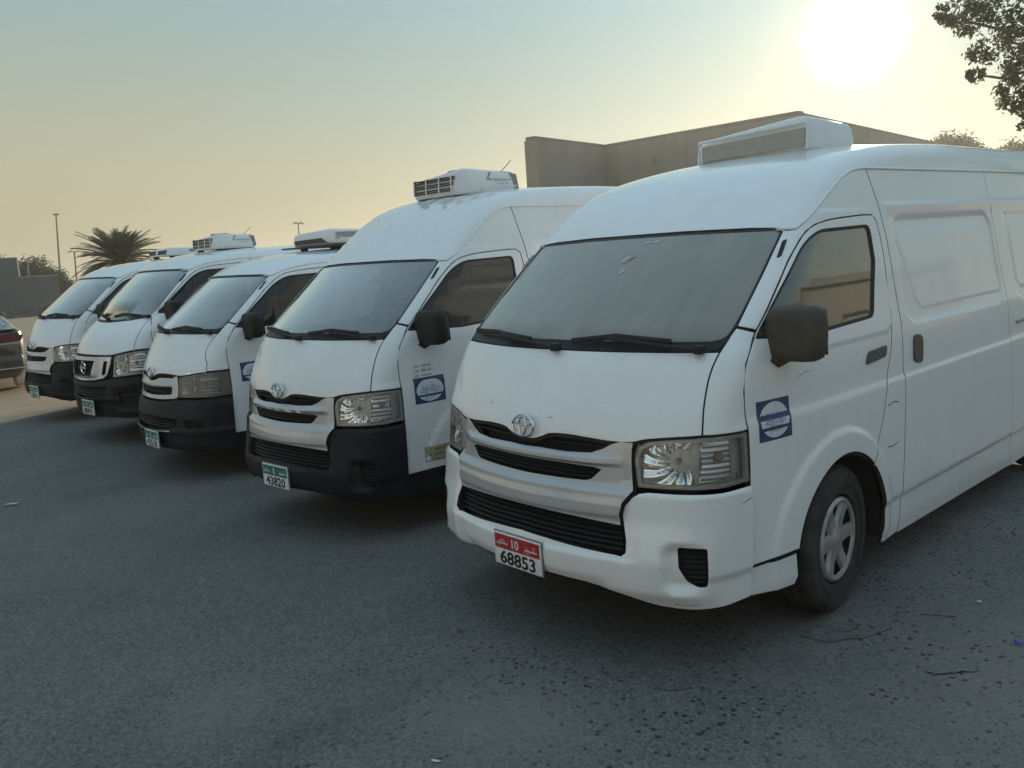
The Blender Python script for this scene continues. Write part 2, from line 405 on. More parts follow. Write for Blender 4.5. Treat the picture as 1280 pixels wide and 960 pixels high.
def panel_data(sh, loops, chart, sp, ws=1.0, off=0.0, disp=None, gap=.0029, depth=.012, under=.016, lip=.0022, hole_under=None, rim=True, flange_m=1):
    """loops[0] outline, loops[1:] holes, all as chart coordinates"""
    L = []
    for i, l in enumerate(loops):
        l = clean(np.asarray(l, float)); a = area2(l)
        if a < 0: l = l[::-1]
        L.append(l)
    core = [inset(L[0], gap + lip)] + [inset(h, -(gap * 0 + lip)) for h in L[1:]]
    edge = [inset(L[0], gap)] + [h for h in L[1:]]
    lo = core[0].min(0); hi = core[0].max(0)
    gx = np.arange(lo[0] + sp * .5, hi[0], sp); gy = np.arange(lo[1] + sp * .5, hi[1], sp)
    G = np.stack(np.meshgrid(gx, gy), -1).reshape(-1, 2)
    if len(G):
        G = G[inside(G, core[0])]
        for h in core[1:]: G = G[~inside(G, h)]
        G = G[~near(G, core, sp * .45)]
    pts = np.concatenate(core + [G]) if len(G) else np.concatenate(core)
    edges = []; k = 0
    for c in core:
        n = len(c); edges += [(k + i, k + (i + 1) % n) for i in range(n)]; k += n
    nb = k
    vo, eo, fo, *_ = delaunay_2d_cdt([Vector(p) for p in pts], edges, [], 0, 1e-7)[:4]
    P2 = np.array([tuple(v) for v in vo]); Fc = np.array([f for f in fo])
    cen = P2[Fc].mean(1); ok = inside(cen, core[0])
    for h in core[1:]: ok &= ~inside(cen, h)
    Fc = Fc[ok]
    V3 = raise_uv(sh, P2, chart, disp, off); Nn = sh.grad(V3, disp)
    O, D, _, _ = chart_rays(P2, chart)
    # orient triangles along the outward normal
    a, b, c = V3[Fc[:, 0]], V3[Fc[:, 1]], V3[Fc[:, 2]]
    fn = np.cross(b - a, c - a); flip = np.sum(fn * Nn[Fc[:, 0]], 1) < 0
    Fc[flip] = Fc[flip][:, ::-1]
    V = [V3]; NN = [Nn]; F = [tuple(f) for f in Fc]; mi = [0] * len(F); base = len(V3)
    if not rim: return V3, F, Nn, mi
    k = 0
    for li, (c, e) in enumerate(zip(core, edge)):
        n = len(c)
        E0 = V3[k:k+n]; N0 = Nn[k:k+n]
        e3 = raise_uv(sh, e, chart, disp, off)
        out = e3 - E0; out -= np.sum(out * N0, 1, keepdims=True) * N0
        out /= np.maximum(np.linalg.norm(out, axis=1, keepdims=True), 1e-9)
        r1 = e3 - N0 * lip * .8
        r2 = e3 - N0 * depth
        u = under if li == 0 else (under if hole_under is None else hole_under)
        r3 = e3 - N0 * (depth + .001) + out * u
        rings = [(r1, (N0 + out)), (r2, out), (r2, N0), (r3, N0)]
        ids = []
        for rv, rn in rings:
            V.append(rv); NN.append(rn / np.maximum(np.linalg.norm(rn, axis=1, keepdims=True), 1e-9)); ids.append(base); base += n
        seq = [(k, ids[0], 0), (ids[0], ids[1], flange_m), (ids[2], ids[3], 1)]
        for s0, s1, m in seq:
            for i in range(n):
                j = (i + 1) % n
                q = (s0 + i, s1 + i, s1 + j, s0 + j) if li == 0 else (s0 + i, s1 + i, s1 + j, s0 + j)
                F.append(q); mi.append(m)
        k += n
    Vv = np.concatenate(V); Nv = np.concatenate(NN)
    # fix quad orientation with the normals
    F2 = []
    for f in F:
        if len(f) == 4:
            a, b, c = Vv[f[0]], Vv[f[1]], Vv[f[2]]
            nn = np.cross(b - a, c - a)
            if np.dot(nn, Nv[f[1]] + Nv[f[2]]) < 0: f = f[::-1]
        F2.append(f)
    return Vv, F2, Nv, mi
# ---------------------------------------------------------------- generic solids
def tube_mesh(path, r, n=8, closed=False, flat=1.0, up=(0, 0, 1), cap=True):
    path = np.asarray(path, float); m = len(path); r = np.broadcast_to(np.asarray(r, float), (m,))
    V = []; F = []
    for i in range(m):
        a = path[i-1] if (i or closed) else path[i]; b = path[(i+1) % m] if (i < m-1 or closed) else path[i]
        t = b - a; t /= max(np.linalg.norm(t), 1e-9)
        s = np.cross(t, up); l = np.linalg.norm(s)
        s = np.array([1., 0, 0]) if l < 1e-4 else s / l
        w = np.cross(s, t)
        for k in range(n):
            q = 2 * math.pi * k / n
            V.append(path[i] + s * math.cos(q) * r[i] + w * math.sin(q) * r[i] * flat)
    for i in range(m if closed else m - 1):
        j = (i + 1) % m
        for k in range(n):
            l = (k + 1) % n; F.append((i*n+k, j*n+k, j*n+l, i*n+l))
    if cap and not closed: F.append(tuple(range(n))[::-1]); F.append(tuple((m-1)*n + k for k in range(n)))
    return V, [f[::-1] for f in F]
def merge(*parts):
    V = []; F = []
    for v, f in parts:
        b = len(V); V += [tuple(q) for q in v]; F += [tuple(i + b for i in q) for q in f]
    return V, F
def box_mesh(x0, x1, y0, y1, z0, z1, bev=0.0):
    if bev <= 0:
        V = [(x0,y0,z0),(x1,y0,z0),(x1,y1,z0),(x0,y1,z0),(x0,y0,z1),(x1,y0,z1),(x1,y1,z1),(x0,y1,z1)]
        return V, [(0,3,2,1),(4,5,6,7),(0,1,5,4),(1,2,6,5),(2,3,7,6),(3,0,4,7)]
    bm = bmesh.new(); bmesh.ops.create_cube(bm, size=1)
    for v in bm.verts: v.co = ((x0+x1)/2 + v.co.x*(x1-x0), (y0+y1)/2 + v.co.y*(y1-y0), (z0+z1)/2 + v.co.z*(z1-z0))
    bmesh.ops.bevel(bm, geom=bm.edges[:], offset=bev, segments=3, profile=.5, affect='EDGES')
    bm.verts.index_update(); V = [tuple(v.co) for v in bm.verts]; F = [tuple(v.index for v in f.verts) for f in bm.faces]; bm.free()
    return V, F
def lathe(profile, n=48, axis='x'):
    V = []; F = []; m = len(profile)
    for k in range(n):
        q = 2 * math.pi * k / n; c, s = math.cos(q), math.sin(q)
        for a, r in profile: V.append((a, r * c, r * s) if axis == 'x' else (r * c, r * s, a))
    for k in range(n):
        l = (k + 1) % n
        for i in range(m - 1): F.append((k*m+i, k*m+i+1, l*m+i+1, l*m+i))
    return V, F
def prism(poly, axis, a, b):
    # polygon (2D) extruded along axis between a and b
    n = len(poly)
    def P(p, t): return (t, p[0], p[1]) if axis == 'x' else ((p[0], t, p[1]) if axis == 'y' else (p[0], p[1], t))
    V = [P(p, a) for p in poly] + [P(p, b) for p in poly]
    F = [tuple(range(n)), tuple(range(n, 2*n))[::-1]] + [(i, i+n, (i+1) % n + n, (i+1) % n) for i in range(n)]
    return V, F
def fix(o, sharp=35):
    bm = bmesh.new(); bm.from_mesh(o.data); bmesh.ops.recalc_face_normals(bm, faces=bm.faces[:]); bm.to_mesh(o.data); bm.free()
    try: o.data.set_sharp_from_angle(angle=math.radians(sharp))
    except Exception: pass
    return o
def solid(name, vf, mat, parent=None, smooth=True, sharp=35):
    return fix(mesh_obj(name, vf[0], vf[1], mat, parent, smooth=smooth), sharp)
def thing(name, label, cat, loc=(0, 0, 0), rotz=0, group=None):
    o = bpy.data.objects.new(name, None); COL.objects.link(o); o.location = loc; o.rotation_euler = (0, 0, rotz)
    o['label'] = label; o['category'] = cat
    if group: o['group'] = group
    return o
def tag(o, label, cat, group=None):
    o['label'] = label; o['category'] = cat
    if group: o['group'] = group
    return o
def text_mesh(s, size, font=None, bold=0.0, spacing=1.0):
    cu = bpy.data.curves.new('lettering', 'FONT'); cu.body = s; cu.size = size; cu.offset = bold; cu.space_character = spacing
    cu.align_x = 'CENTER'; cu.align_y = 'CENTER'; cu.resolution_u = 3
    o = bpy.data.objects.new('lettering', cu); COL.objects.link(o)
    dg = bpy.context.evaluated_depsgraph_get(); me = o.evaluated_get(dg).to_mesh()
    V = np.array([tuple(v.co) for v in me.vertices]) if len(me.vertices) else np.zeros((0, 3)); F = [tuple(p.vertices) for p in me.polygons]
    bpy.data.objects.remove(o); bpy.data.curves.remove(cu)
    return V, F
def fit_text(s, w, h, cx=0, cy=0, bold=0.0, shear=0.0):
    V, F = text_mesh(s, 1.0, bold=bold)
    if not len(V): return V, F
    lo, hi = V.min(0), V.max(0); V = (V - (lo + hi) / 2)
    V[:, 0] *= w / max(hi[0] - lo[0], 1e-6); V[:, 1] *= h / max(hi[1] - lo[1], 1e-6)
    V[:, 0] += V[:, 1] * shear
    V[:, 0] += cx; V[:, 1] += cy
    return V, F
def flatmat(name, c, rough=.5):
    if name in MT: return MT[name]
    MT[name] = simple(name, c, rough, var=.1, scale=40); return MT[name]
# ---------------------------------------------------------------- wheel
def make_wheel(parent, loc, side=1, R=.345, steer=0.0):
    w = bpy.data.objects.new('wheel', None); COL.objects.link(w); w.parent = parent; w.location = loc
    w.rotation_euler = (random.uniform(0, 1) * 0, 0, (math.pi if side < 0 else 0) + steer)
    if 'wheel' not in MT:
        MT['wheel'] = 1
        m = N('tyre_rubber'); o = m.co(); n = m.noise(o, 9, 5); c = m.mix(m.ramp(n, ((.35, 0.0), (.7, 1.0))), (.016, .016, .017), (.048, .044, .038))
        MT['tyre'] = m.done(m.pbr(c, .82, 0, m.bump(m.noise(o, 60, 3), .25, .003)))
        MT['cover'] = simple('wheel_cover_grey', (.36, .355, .34), .42, .4, var=.3, scale=14)
        MT['brake'] = simple('brake_dark', (.02, .018, .016), .8)
        nseg = 96
        prof = [(-.10, .215), (-.098, .235), (-.105, .27), (-.102, .31), (-.088, R-.012), (-.075, R-.001), (-.060, R+.001), (-.056, R-.009), (-.048, R-.009), (-.044, R+.002), (-.012, R+.003), (-.008, R-.008), (0, R-.008), (.004, R+.003), (.036, R+.002), (.040, R-.009), (.048, R-.009), (.052, R+.001), (.070, R-.001), (.086, R-.012), (.102, .31), (.106, .27), (.100, .238), (.094, .214), (.07, .205), (.02, .20)]
        V = []; F = []; m_ = len(prof)
        for k in range(nseg):
            q = 2 * math.pi * k / nseg; g = .006 if k % 3 == 0 else 0
            for i, (a, r) in enumerate(prof):
                rr = r - (g if 4 <= i <= 18 and r > R - .02 else 0)
                if 19 <= i <= 21 and False: rr = r
                V.append((a, rr * math.cos(q), rr * math.sin(q)))
        for k in range(nseg):
            l = (k + 1) % nseg
            for i in range(m_ - 1): F.append((k*m_+i, k*m_+i+1, l*m_+i+1, l*m_+i))
        # raised band on the sidewall
        V2, F2 = lathe([(.1045, .252), (.1075, .254), (.1075, .262), (.1045, .264)], 72)
        t = fix(mesh_obj('tyre', *merge((V, F), (V2, F2)), MT['tyre']), 28); MT['tyre_me'] = t.data; bpy.data.objects.remove(t)
        # six-spoke cover
        parts = [lathe([(.052, .198), (.060, .193), (.064, .186), (.060, .172), (.050, .168)], 72),
                 lathe([(.060, 0.0001), (.060, .035), (.056, .045), (.054, .058), (.035, .066)], 40)]
        for k in range(6):
            q = math.radians(30 + 60 * k)
            P = []
            for t_, wd, ht in ((.035, .040, .055), (.07, .034, .050), (.12, .029, .052), (.172, .031, .058)):
                P += [(ht - .018, -wd - .004, t_), (ht, -wd + .004, t_), (ht, wd - .004, t_), (ht - .018, wd + .004, t_)]
            Fk = []
            for i in range(3):
                for j in range(3): Fk.append((i*4+j, i*4+j+1, (i+1)*4+j+1, (i+1)*4+j))
            c, s = math.cos(q), math.sin(q)
            parts.append(([(x, y*c - z*s, y*s + z*c) for x, y, z in P], Fk))
            parts.append(lathe([(.058, 0.001), (.058, .006), (.050, .007)], 6)) if False else None
        parts = [p for p in parts if p]
        t = fix(mesh_obj('wheel_cover', *merge(*parts), MT['cover']), 30); MT['cover_me'] = t.data; bpy.data.objects.remove(t)
        t = mesh_obj('brake_disc', *lathe([(.012, .0001), (.012, .20), (.02, .203)], 40), MT['brake']); MT['brake_me'] = t.data; bpy.data.objects.remove(t)
    for nm, me in (('tyre', 'tyre_me'), ('wheel_cover', 'cover_me'), ('brake_disc', 'brake_me')):
        o = bpy.data.objects.new(nm, MT[me]); COL.objects.link(o); o.parent = w
        if nm != 'tyre': o.location = (.034, 0, 0)
    return w
# ---------------------------------------------------------------- number plate and stickers
def place_text(V, F, org, ex, ey, en, lift):
    V = np.asarray(V, float); ex, ey, en = map(np.asarray, (ex, ey, en))
    return [tuple(np.asarray(org) + ex * v[0] + ey * v[1] + en * lift) for v in V], F
def squiggle(word_w, h, cx, cy, seed, n=4):
    # cursive script too small to read on the photograph: joined strokes with dots
    rnd = random.Random(seed); parts = []
    x = cx - word_w / 2; st = word_w / n
    for i in range(n):
        up = rnd.random() * h * .7 + h * .15
        parts.append((x, cy - h*.35, x + st*1.02, cy - h*.17)); parts.append((x + st*.65, cy - h*.35, x + st*.85, cy - h*.35 + up))
        if rnd.random() < .6: parts.append((x + st*.2, cy + h*.1, x + st*.42, cy + h*.3))
        if rnd.random() < .4: parts.append((x + st*.2, cy - h*.65, x + st*.42, cy - h*.47))
        x += st
    V = []; F = []
    for a, b, c, d in parts:
        k = len(V); V += [(a, b, 0), (c, b, 0), (c, d, 0), (a, d, 0)]; F.append((k, k+1, k+2, k+3))
    return V, F
def number_plate(parent, org, number, top, band, tilt=0.0, w=.31, h=.152):
    MT.setdefault('plate_white', simple('plate_white', (.72, .73, .74), .45)); MT.setdefault('plate_red', simple('plate_red', (.42, .02, .03), .4)); MT.setdefault('plate_green', simple('plate_green', (.01, .16, .10), .4)); MT.setdefault('plate_ink', simple('plate_ink', (.012, .012, .015), .5))
    p = solid('number_plate', box_mesh(-w/2, w/2, -.004, .006, -h/2, h/2, .002), MT['plate_white'], parent); p.location = org; p.rotation_euler = (tilt, 0, 0)
    bm_ = band
    ex, ey, en = (1, 0, 0), (0, 0, 1), (0, -1, 0)
    zb = h * .21
    q = solid('plate_band', box_mesh(-w/2 + .007, w/2 - .007, -.0052, -.0035, zb - h*.20, zb + h*.24), MT[bm_], p)
    V, F = fit_text(number, w * .76, h * .42, 0, -h*.25, bold=.028); d = mesh_obj('plate_digits', *place_text(V, F, (0, 0, 0), ex, ey, en, .0052), MT['plate_ink'], p, smooth=False)
    V, F = fit_text(top, w * (.15 if len(top) > 1 else .045), h * .30, -w*.03, zb + h*.02, bold=.02); a = place_text(V, F, (0, 0, 0), ex, ey, en, .0064)
    b = place_text(*squiggle(w * .26, h * .26, w * .30, zb + h*.02, 3, 6), (0, 0, 0), ex, ey, en, .0064)
    c = place_text(*squiggle(w * .24, h * .20, -w * .31, zb + h*.02, 8, 5), (0, 0, 0), ex, ey, en, .0064)
    mesh_obj('band_lettering', *merge(a, b, c), MT['plate_white'], p, smooth=False)
    V, F = box_mesh(-w/2 - .005, w/2 + .005, .0, .009, -h/2 - .005, h/2 + .005, .002); solid('plate_holder', (V, F), MT['grey_trim'], p)
    return p
def sticker(van, y, z, w, h):
    """square firm sticker: blue ground, white disc cut by a bar, car drawing and lettering; lies on the door skin"""
    MT.setdefault('st_blue', simple('sticker_blue', (.035, .045, .14), .4)); MT.setdefault('st_white', simple('sticker_white', (.62, .68, .72), .4)); MT.setdefault('st_line', simple('sticker_line_blue', (.08, .14, .36), .45))
    sh = van.sh
    def put(name, V2, F, mat, lift, parent):
        V2 = np.asarray(V2, float)[:, :2]
        if len(V2) > 49 or name != 'door_sticker': V2 = V2 * [1, h / w] if not name.startswith('white_disc') and name != 'door_sticker' else V2
        uv = np.stack([y + V2[:, 0], z + V2[:, 1] + V2[:, 0] * .0], -1)
        P = raise_uv(sh, uv, 'S', van.sdisp, lift) * [van.ws, 1, 1]
        return mesh_obj(name, P, F, mat, parent, smooth=False)
    def grid(x0, x1, y0, y1, n=6):
        V = [(x0 + (x1-x0)*i/n, y0 + (y1-y0)*j/n) for j in range(n+1) for i in range(n+1)]
        return V, [(j*(n+1)+i, j*(n+1)+i+1, (j+1)*(n+1)+i+1, (j+1)*(n+1)+i) for j in range(n) for i in range(n)]
    base = put('door_sticker', *grid(-w/2, w/2, -h/2, h/2), MT['st_blue'], .0012, van.root)
    R = w * .44
    RY = h * .44
    def disc(a0, a1, n=12, m_=10):
        # rows of quads so that the print follows the curved door skin
        za, zb = (math.sin(a0) * RY, RY) if a0 < 0 else (-RY, math.sin(a0) * RY)
        V = []; F = []
        for i in range(n + 1):
            q = math.asin(max(-1, min(1, za/RY))) + (math.asin(max(-1, min(1, zb/RY))) - math.asin(max(-1, min(1, za/RY)))) * i / n
            for j in range(m_ + 1): V.append((R * math.cos(q) * (2*j/m_ - 1), RY * math.sin(q)))
        for i in range(n):
            for j in range(m_): k = i*(m_+1) + j; F.append((k, k+1, k+m_+2, k+m_+1))
        return V, F
    t0 = math.asin(-.38); t1 = math.asin(-.56)
    put('white_disc', *disc(t0, math.pi - t0), MT['st_white'], .0020, base)
    put('white_disc_foot', *disc(math.pi - t1, 2*math.pi + t1), MT['st_white'], .0020, base)
    V = []; F = []
    def stroke(pts, wd):
        for (a, b), (c, d) in zip(pts[:-1], pts[1:]):
            L = math.hypot(c-a, d-b) + 1e-9; nx, ny = -(d-b)/L*wd/2, (c-a)/L*wd/2; k = len(V)
            V.extend([(a-nx, b-ny), (c-nx, d-ny), (c+nx, d+ny), (a+nx, b+ny)]); F.append((k, k+1, k+2, k+3))
    u = w
    stroke([(-.27*u, .0), (-.29*u, -.07*u), (-.19*u, -.09*u)], .018*u)
    stroke([(-.02*u, -.075*u), (.12*u, -.06*u)], .015*u)
    stroke([(.12*u, .09*u), (.20*u, .115*u), (.27*u, .075*u), (.31*u, .03*u), (.31*u, -.03*u), (.26*u, -.045*u)], .018*u)
    for cx, cy in ((-.11*u, -.085*u), (.19*u, -.055*u)):
        stroke([(cx + .05*u*math.cos(q*math.pi/6), cy + .05*u*math.sin(q*math.pi/6)) for q in range(13)], .016*u)
    for cx in (-.22, -.11, 0, .11): stroke([(cx*u + .03*u*math.cos(q*math.pi/5 + .6), .15*u + cx*.1*u + .03*u*math.sin(q*math.pi/5 + .6)) for q in range(10 if cx > -.2 else 9)], .013*u)
    put('car_drawing', V, F, MT['st_line'], .0028, base)
    for s, w_, h_, cx, cy, mt in (('CARTAG', .40*u, .12*u, -.06*u, .03*u, 'st_line'), ('GOOD CARTAG', .36*u, .020*u, 0, -.155*u, 'st_line'), ('050 368 7703', .26*u, .035*u, .03*u, -.275*u, 'st_line')):
        V2, F2 = fit_text(s, w_, h_, cx, cy, bold=.01)
        put('sticker_lettering', V2, F2, MT[mt], .0028, base)
    V2, F2 = merge(*[([(-.16*u + .02*u*math.cos(q*math.pi/4), cy + .02*u*math.sin(q*math.pi/4), 0) for q in range(8)], [tuple(range(8))]) for cy in (-.27*u, -.33*u)])
    put('sticker_dot', V2, F2, MT['st_line'], .0030, base)
    return base
def emblem(parent, org, kind, sc=1.0, lean=.10):
    c = []
    def ell(a, b, cx, cz, dy=0, n=32):
        return [(cx + a*math.cos(2*math.pi*i/n), dy, cz + b*math.sin(2*math.pi*i/n)) for i in range(n)]
    if kind == 'ovals':
        c.append(tube_mesh(ell(.068, .047, 0, 0), .0065, 8, True, 1, (0, 1, 0)))
        c.append(tube_mesh(ell(.058, .0175, 0, .020, -.003), .0048, 8, True, 1, (0, 1, 0)))
        c.append(tube_mesh(ell(.022, .041, 0, 0, -.004), .0055, 8, True, 1, (0, 1, 0)))
    else:
        c.append(tube_mesh([(.055*math.cos(t), 0, .055*math.sin(t)) for t in np.linspace(.28, math.pi - .28, 14)], .009, 8, False, 1, (0, 1, 0)))
        c.append(tube_mesh([(.055*math.cos(t), 0, .055*math.sin(t)) for t in np.linspace(math.pi + .28, 2*math.pi - .28, 14)], .009, 8, False, 1, (0, 1, 0)))
        c.append(box_mesh(-.068, .068, -.008, .004, -.012, .012))
    o = solid('emblem', merge(*c), MT['chrome'], parent); o.location = org; o.rotation_euler = (-lean, 0, 0); o.scale = (sc, sc, sc)
    return o
MT['brake_dark'] = simple('underside_black', (.010, .010, .010), .85)
MT['windscreen'] = glass('windscreen_glass', (.80, .88, .87), .10, (.62, .66, .66), k=3.1)
MT['windscreen_dusty'] = glass('windscreen_dusty', (.66, .70, .66), .36, (.50, .485, .44), k=2.2, even=True)
MT['side_glass'] = glass('side_window_glass', (.50, .50, .44), .12, (.50, .45, .34), k=2.6)
MT['side_glass_dark'] = glass('side_window_tinted', (.13, .13, .12), .03, (.3, .28, .24), k=.95)
MT['dash'] = simple('dashboard_dark', (.05, .052, .055), .75)
MT['handle'] = simple('handle_grey_plastic', (.075, .07, .065), .5)
MT['mirror'] = simple('mirror_black_plastic', (.014, .015, .017), .55, var=.3, scale=12, **{'Specular IOR Level': .25})
MT['lamp_housing'] = simple('lamp_housing_grey', (.48, .48, .47), .30, var=.15, scale=30)
MT['lamp_rim'] = simple('lamp_rim_clouded', (.46, .46, .44), .4, var=.2, scale=25)
MT['reflector'] = simple('reflector_mirror', (.92, .94, .96), .11, 1.0, var=.03)
MT['reflector_dull'] = simple('reflector_dull', (.66, .66, .65), .22, .9, var=.1)
MT['bulb'] = simple('bulb_glass', (.30, .30, .28), .1, .5)
MT['bulb_amber'] = simple('bulb_amber', (.36, .28, .20), .25)
MT['headlight_glass'] = glass('headlight_plastic', (.97, .98, .98), .04, (.5, .5, .48), 1.45, .03)
MT['headlight_glass_old'] = glass('headlight_plastic_clouded', (.70, .70, .66), .30, (.26, .26, .24), 1.45, .12)

MT['ac_white'] = paint('unit_white', (.74, .75, .75), amount=.35, coat=.1, rough=.5)
MT['ac_dark'] = simple('unit_opening_dark', (.035, .038, .042), .6)
MT['ac_mesh'] = simple('unit_mesh_grey', (.30, .29, .27), .6, var=.3, scale=60)
MT['ac_beige'] = simple('unit_screen_beige', (.36, .33, .29), .7, var=.12, scale=60)
MT['mirror_flare_tint'] = simple('mirror_plastic_flare_tint', (.062, .053, .043), .6, var=.25, scale=10, **{'Specular IOR Level': .3})  # black mirror plastic lightened to brown: sun-flare veil put into the colour
# ---------------------------------------------------------------- one van
ARC = (1.155, .345, .41)
def arch_pts(z_from_y0, a0, a1, n=26, r=None):
    r = r or ARC[2]
    return [(ARC[0] + r*math.cos(math.radians(a0 + (a1-a0)*i/n)), ARC[1] + r*math.sin(math.radians(a0 + (a1-a0)*i/n))) for i in range(n+1)]
class Van:
    def __init__(v, label, loc, yaw, ws, front, roof, q=1.0, white='white', bumper='white', group='white delivery vans parked in a row', length=5.2, silver='silver'):
        v.sh = Shape(front, roof, length); v.ws = ws; v.q = q; v.front = front; v.roof_t = roof
        v.root = thing('delivery_van', label, 'van', loc, yaw, group)
        v.W = MT[white]; v.B = MT[bumper]; v.S = MT[silver]; v.length = length
        v.sdisp = None
    def P(v, c, pts, curve=False, step=.03):
        return raise_uv(v.sh, dens(pts, step, curve), c)
    def uv(v, pts3, c): return to_chart(np.asarray(pts3, float), c)
    def panel(v, name, loops, chart, sp, mats, sides=(1,), parent=None, **k):
        V, F, Nn, mi = panel_data(v.sh, loops, chart, sp * v.q, **k)
        V = V * [v.ws, 1, 1]; Nn = Nn * [1 / v.ws, 1, 1]; Nn /= np.maximum(np.linalg.norm(Nn, axis=1, keepdims=True), 1e-9)
        return both(name, V, F, mats, parent or v.root, Nn, mi, True, sides)
    def curve3(v, segs, c):
        """segs: list of (chart, pts, curve) joined in order, returned in chart c"""
        out = []
        for ch, pts, cu in segs:
            out.append(to_chart(v.P(ch, pts, cu), c))
        L = [out[0]]
        for s in out[1:]: L.append(s[1:] if np.hypot(*(s[0] - L[-1][-1])) < .01 else s)
        r = np.concatenate(L)
        return r[:-1] if np.hypot(*(r[0] - r[-1])) < .004 else r
def C3(pts): return to_chart(np.asarray(pts, float), 'C')
def build_van(label, loc, yaw, ws, front='facelift', roof='high', q=1.0, white='white', bumper='white', plate=('68853', '10', 'plate_red'), plate_off=(0, 0), interior_thing=None, silver='silver', ac=None, stick=None, length=5.2, wsglass='windscreen'):
    v = Van(label, loc, yaw, ws, front, roof, q, white, bumper, length=length, silver=silver)
    sh, root = v.sh, v.root
    BL = MT['black']; sides = (1, -1)
    # ---------- seams
    urv = front == 'urvan'; old = front == 'old'
    if urv:
        hb = [(0, .948), (.15, .948), (.30, .946), (.45, .944), (.56, .948), (.60, .955), (.70, .972), (.81, .990)]
        seamF = [(.81, .990), (.80, 1.06), (.79, 1.16), (.76, 1.30)]
        wsb = [(0, 1.272), (.25, 1.276), (.50, 1.288), (.70, 1.31), (.76, 1.318)]
    elif old:
        hb = [(0, .935), (.05, .940), (.10, .955), (.16, .968), (.30, .970), (.44, .962), (.50, .955), (.60, .962), (.70, .975), (.805, .985)]
        seamF = [(.805, .985), (.80, 1.05), (.74, 1.157), (.755, 1.25), (.79, 1.307)]
        wsb = [(0, 1.312), (.79, 1.307)]
    else:
        hb = [(0, .932), (.05, .934), (.10, .948), (.15, .966), (.25, .970), (.35, .964), (.45, .957), (.54, .958), (.60, .972), (.70, .984), (.805, .993)]
        seamF = [(.805, .993), (.791, 1.098), (.783, 1.218), (.79, 1.307)]
        wsb = [(0, 1.312), (.79, 1.307)]
    wx = wsb[-1][0]; wz = wsb[-1][1]
    wsR = [(wx + .012, wz + .02), (.802, 1.42), (.787, 1.589), (.768, 1.735), (.760, 1.772)]
    ztop = 1.795
    doorF = [(.43, .415), (.445, .50), (.462, .62), (.475, .776), (.474, .993), (.474, 1.146), (.506, 1.254), (.60, 1.370), (.668, 1.431), (.78, 1.536), (.903, 1.647), (1.01, 1.727), (1.07, 1.764), (1.14, 1.790), (1.25, 1.806), (1.371, 1.814), (1.60, 1.822), (1.70, 1.820)]
    doorR = [(1.742, 1.795), (1.755, 1.70), (1.75, 1.55), (1.694, 1.229), (1.609, 1.017), (1.539, .821), (1.432, .648)]
    if roof == 'high':
        gut = [(.985, 1.778), (1.03, 1.776), (1.121, 1.822), (1.22, 1.875), (1.325, 1.933), (1.469, 2.0), (1.58, 2.033), (1.67, 2.045), (1.74, 2.048)]
        gz = 2.05
    else:
        gut = [(.985, 1.778), (1.03, 1.778), (1.12, 1.812), (1.22, 1.838), (1.4, 1.858), (1.6, 1.868), (1.74, 1.872)]
        gz = 1.874
    if roof == 'high2':
        gut = [(a, b + .085 * float(sstep(1.05, 1.75, a))) for a, b in [(.985, 1.778), (1.03, 1.776), (1.121, 1.822), (1.22, 1.875), (1.325, 1.933), (1.469, 2.0), (1.58, 2.033), (1.67, 2.045), (1.74, 2.048)]]
        gz = 2.133
    Bs = [(1.741, gz - .002)] + ([(1.80, 1.86)] if roof != 'low' else []) + [(1.824, 1.692), (1.822, 1.4), (1.806, 1.136), (1.802, 1.04), (1.808, 1.01), (1.80, .80), (1.793, .649), (1.775, .42), (1.76, .215)]
    slr = [(3.29, gz), (3.291, 1.631), (3.304, 1.14), (3.36, .624), (3.37, .19)]
    # ---------- hood
    half = np.concatenate([dens(hb, .02, True), dens(seamF, .03, True)[1:]])
    top = dens(wsb, .04)[::-1]
    right = np.concatenate([half, top[1:]])
    loop = np.concatenate([right, (right * [-1, 1])[::-1][1:-1]])
    v.panel('hood', [loop], 'F', .028, [v.W, BL])
    # ---------- windscreen with black band
    r_ = np.array(dens(wsb, .04)[:-1].tolist() + fillet([wsb[-2], (wx + .008, wz + .004), wsR[1]], .045)[6:12].tolist() + dens(wsR[1:], .04, True)[1:-1].tolist())
    tp = fillet([wsR[-2], (.757, 1.785), (.4, ztop)], .05)[6:12]
    r_ = np.concatenate([r_, tp, dens([(.62, 1.788), (.3, ztop), (0, ztop + .001)], .04)])
    loop = np.concatenate([r_, (r_ * [-1, 1])[::-1][1:-1]])
    inn = inset(clean(loop if area2(loop) > 0 else loop[::-1]), .009)
    low = inn[:, 1] < (1.36 if not urv else 1.34); inn[low, 1] += .030
    v.panel('windscreen', [loop], 'F', .07, [MT[wsglass], BL], off=-.006, gap=.001, depth=.002, under=0, rim=False)
    v.panel('windscreen_seal', [loop, inn[::-1]], 'F', .03, [MT['mesh_black'], BL], off=-.003, gap=.001, lip=.001, depth=.006, under=.004)
    # ---------- fenders
    u_ = 'C'
    ws_edge = [('F', [(wx, wz), (.797, 1.345), (.803, 1.395)], False)]
    frontseam_dn = [p for p in doorF[::-1] if .99 <= p[1] <= 1.372]
    frontseam_dn = [(.575, 1.345 + .0)] + [p for p in frontseam_dn if p[1] < 1.34]
    hl_top = [C3([p])[0] for p in [(.894, .474, .990), (.87, .37, .992), (.805, .291, .992)]]
    loop = v.curve3([('F', seamF, True)] + ws_edge + [('S', [(.60, 1.372)], False), ('S', frontseam_dn, False), ('C', hl_top, False)], 'C')
    v.panel('fender', [loop], 'C', .025, [v.W, BL], sides)
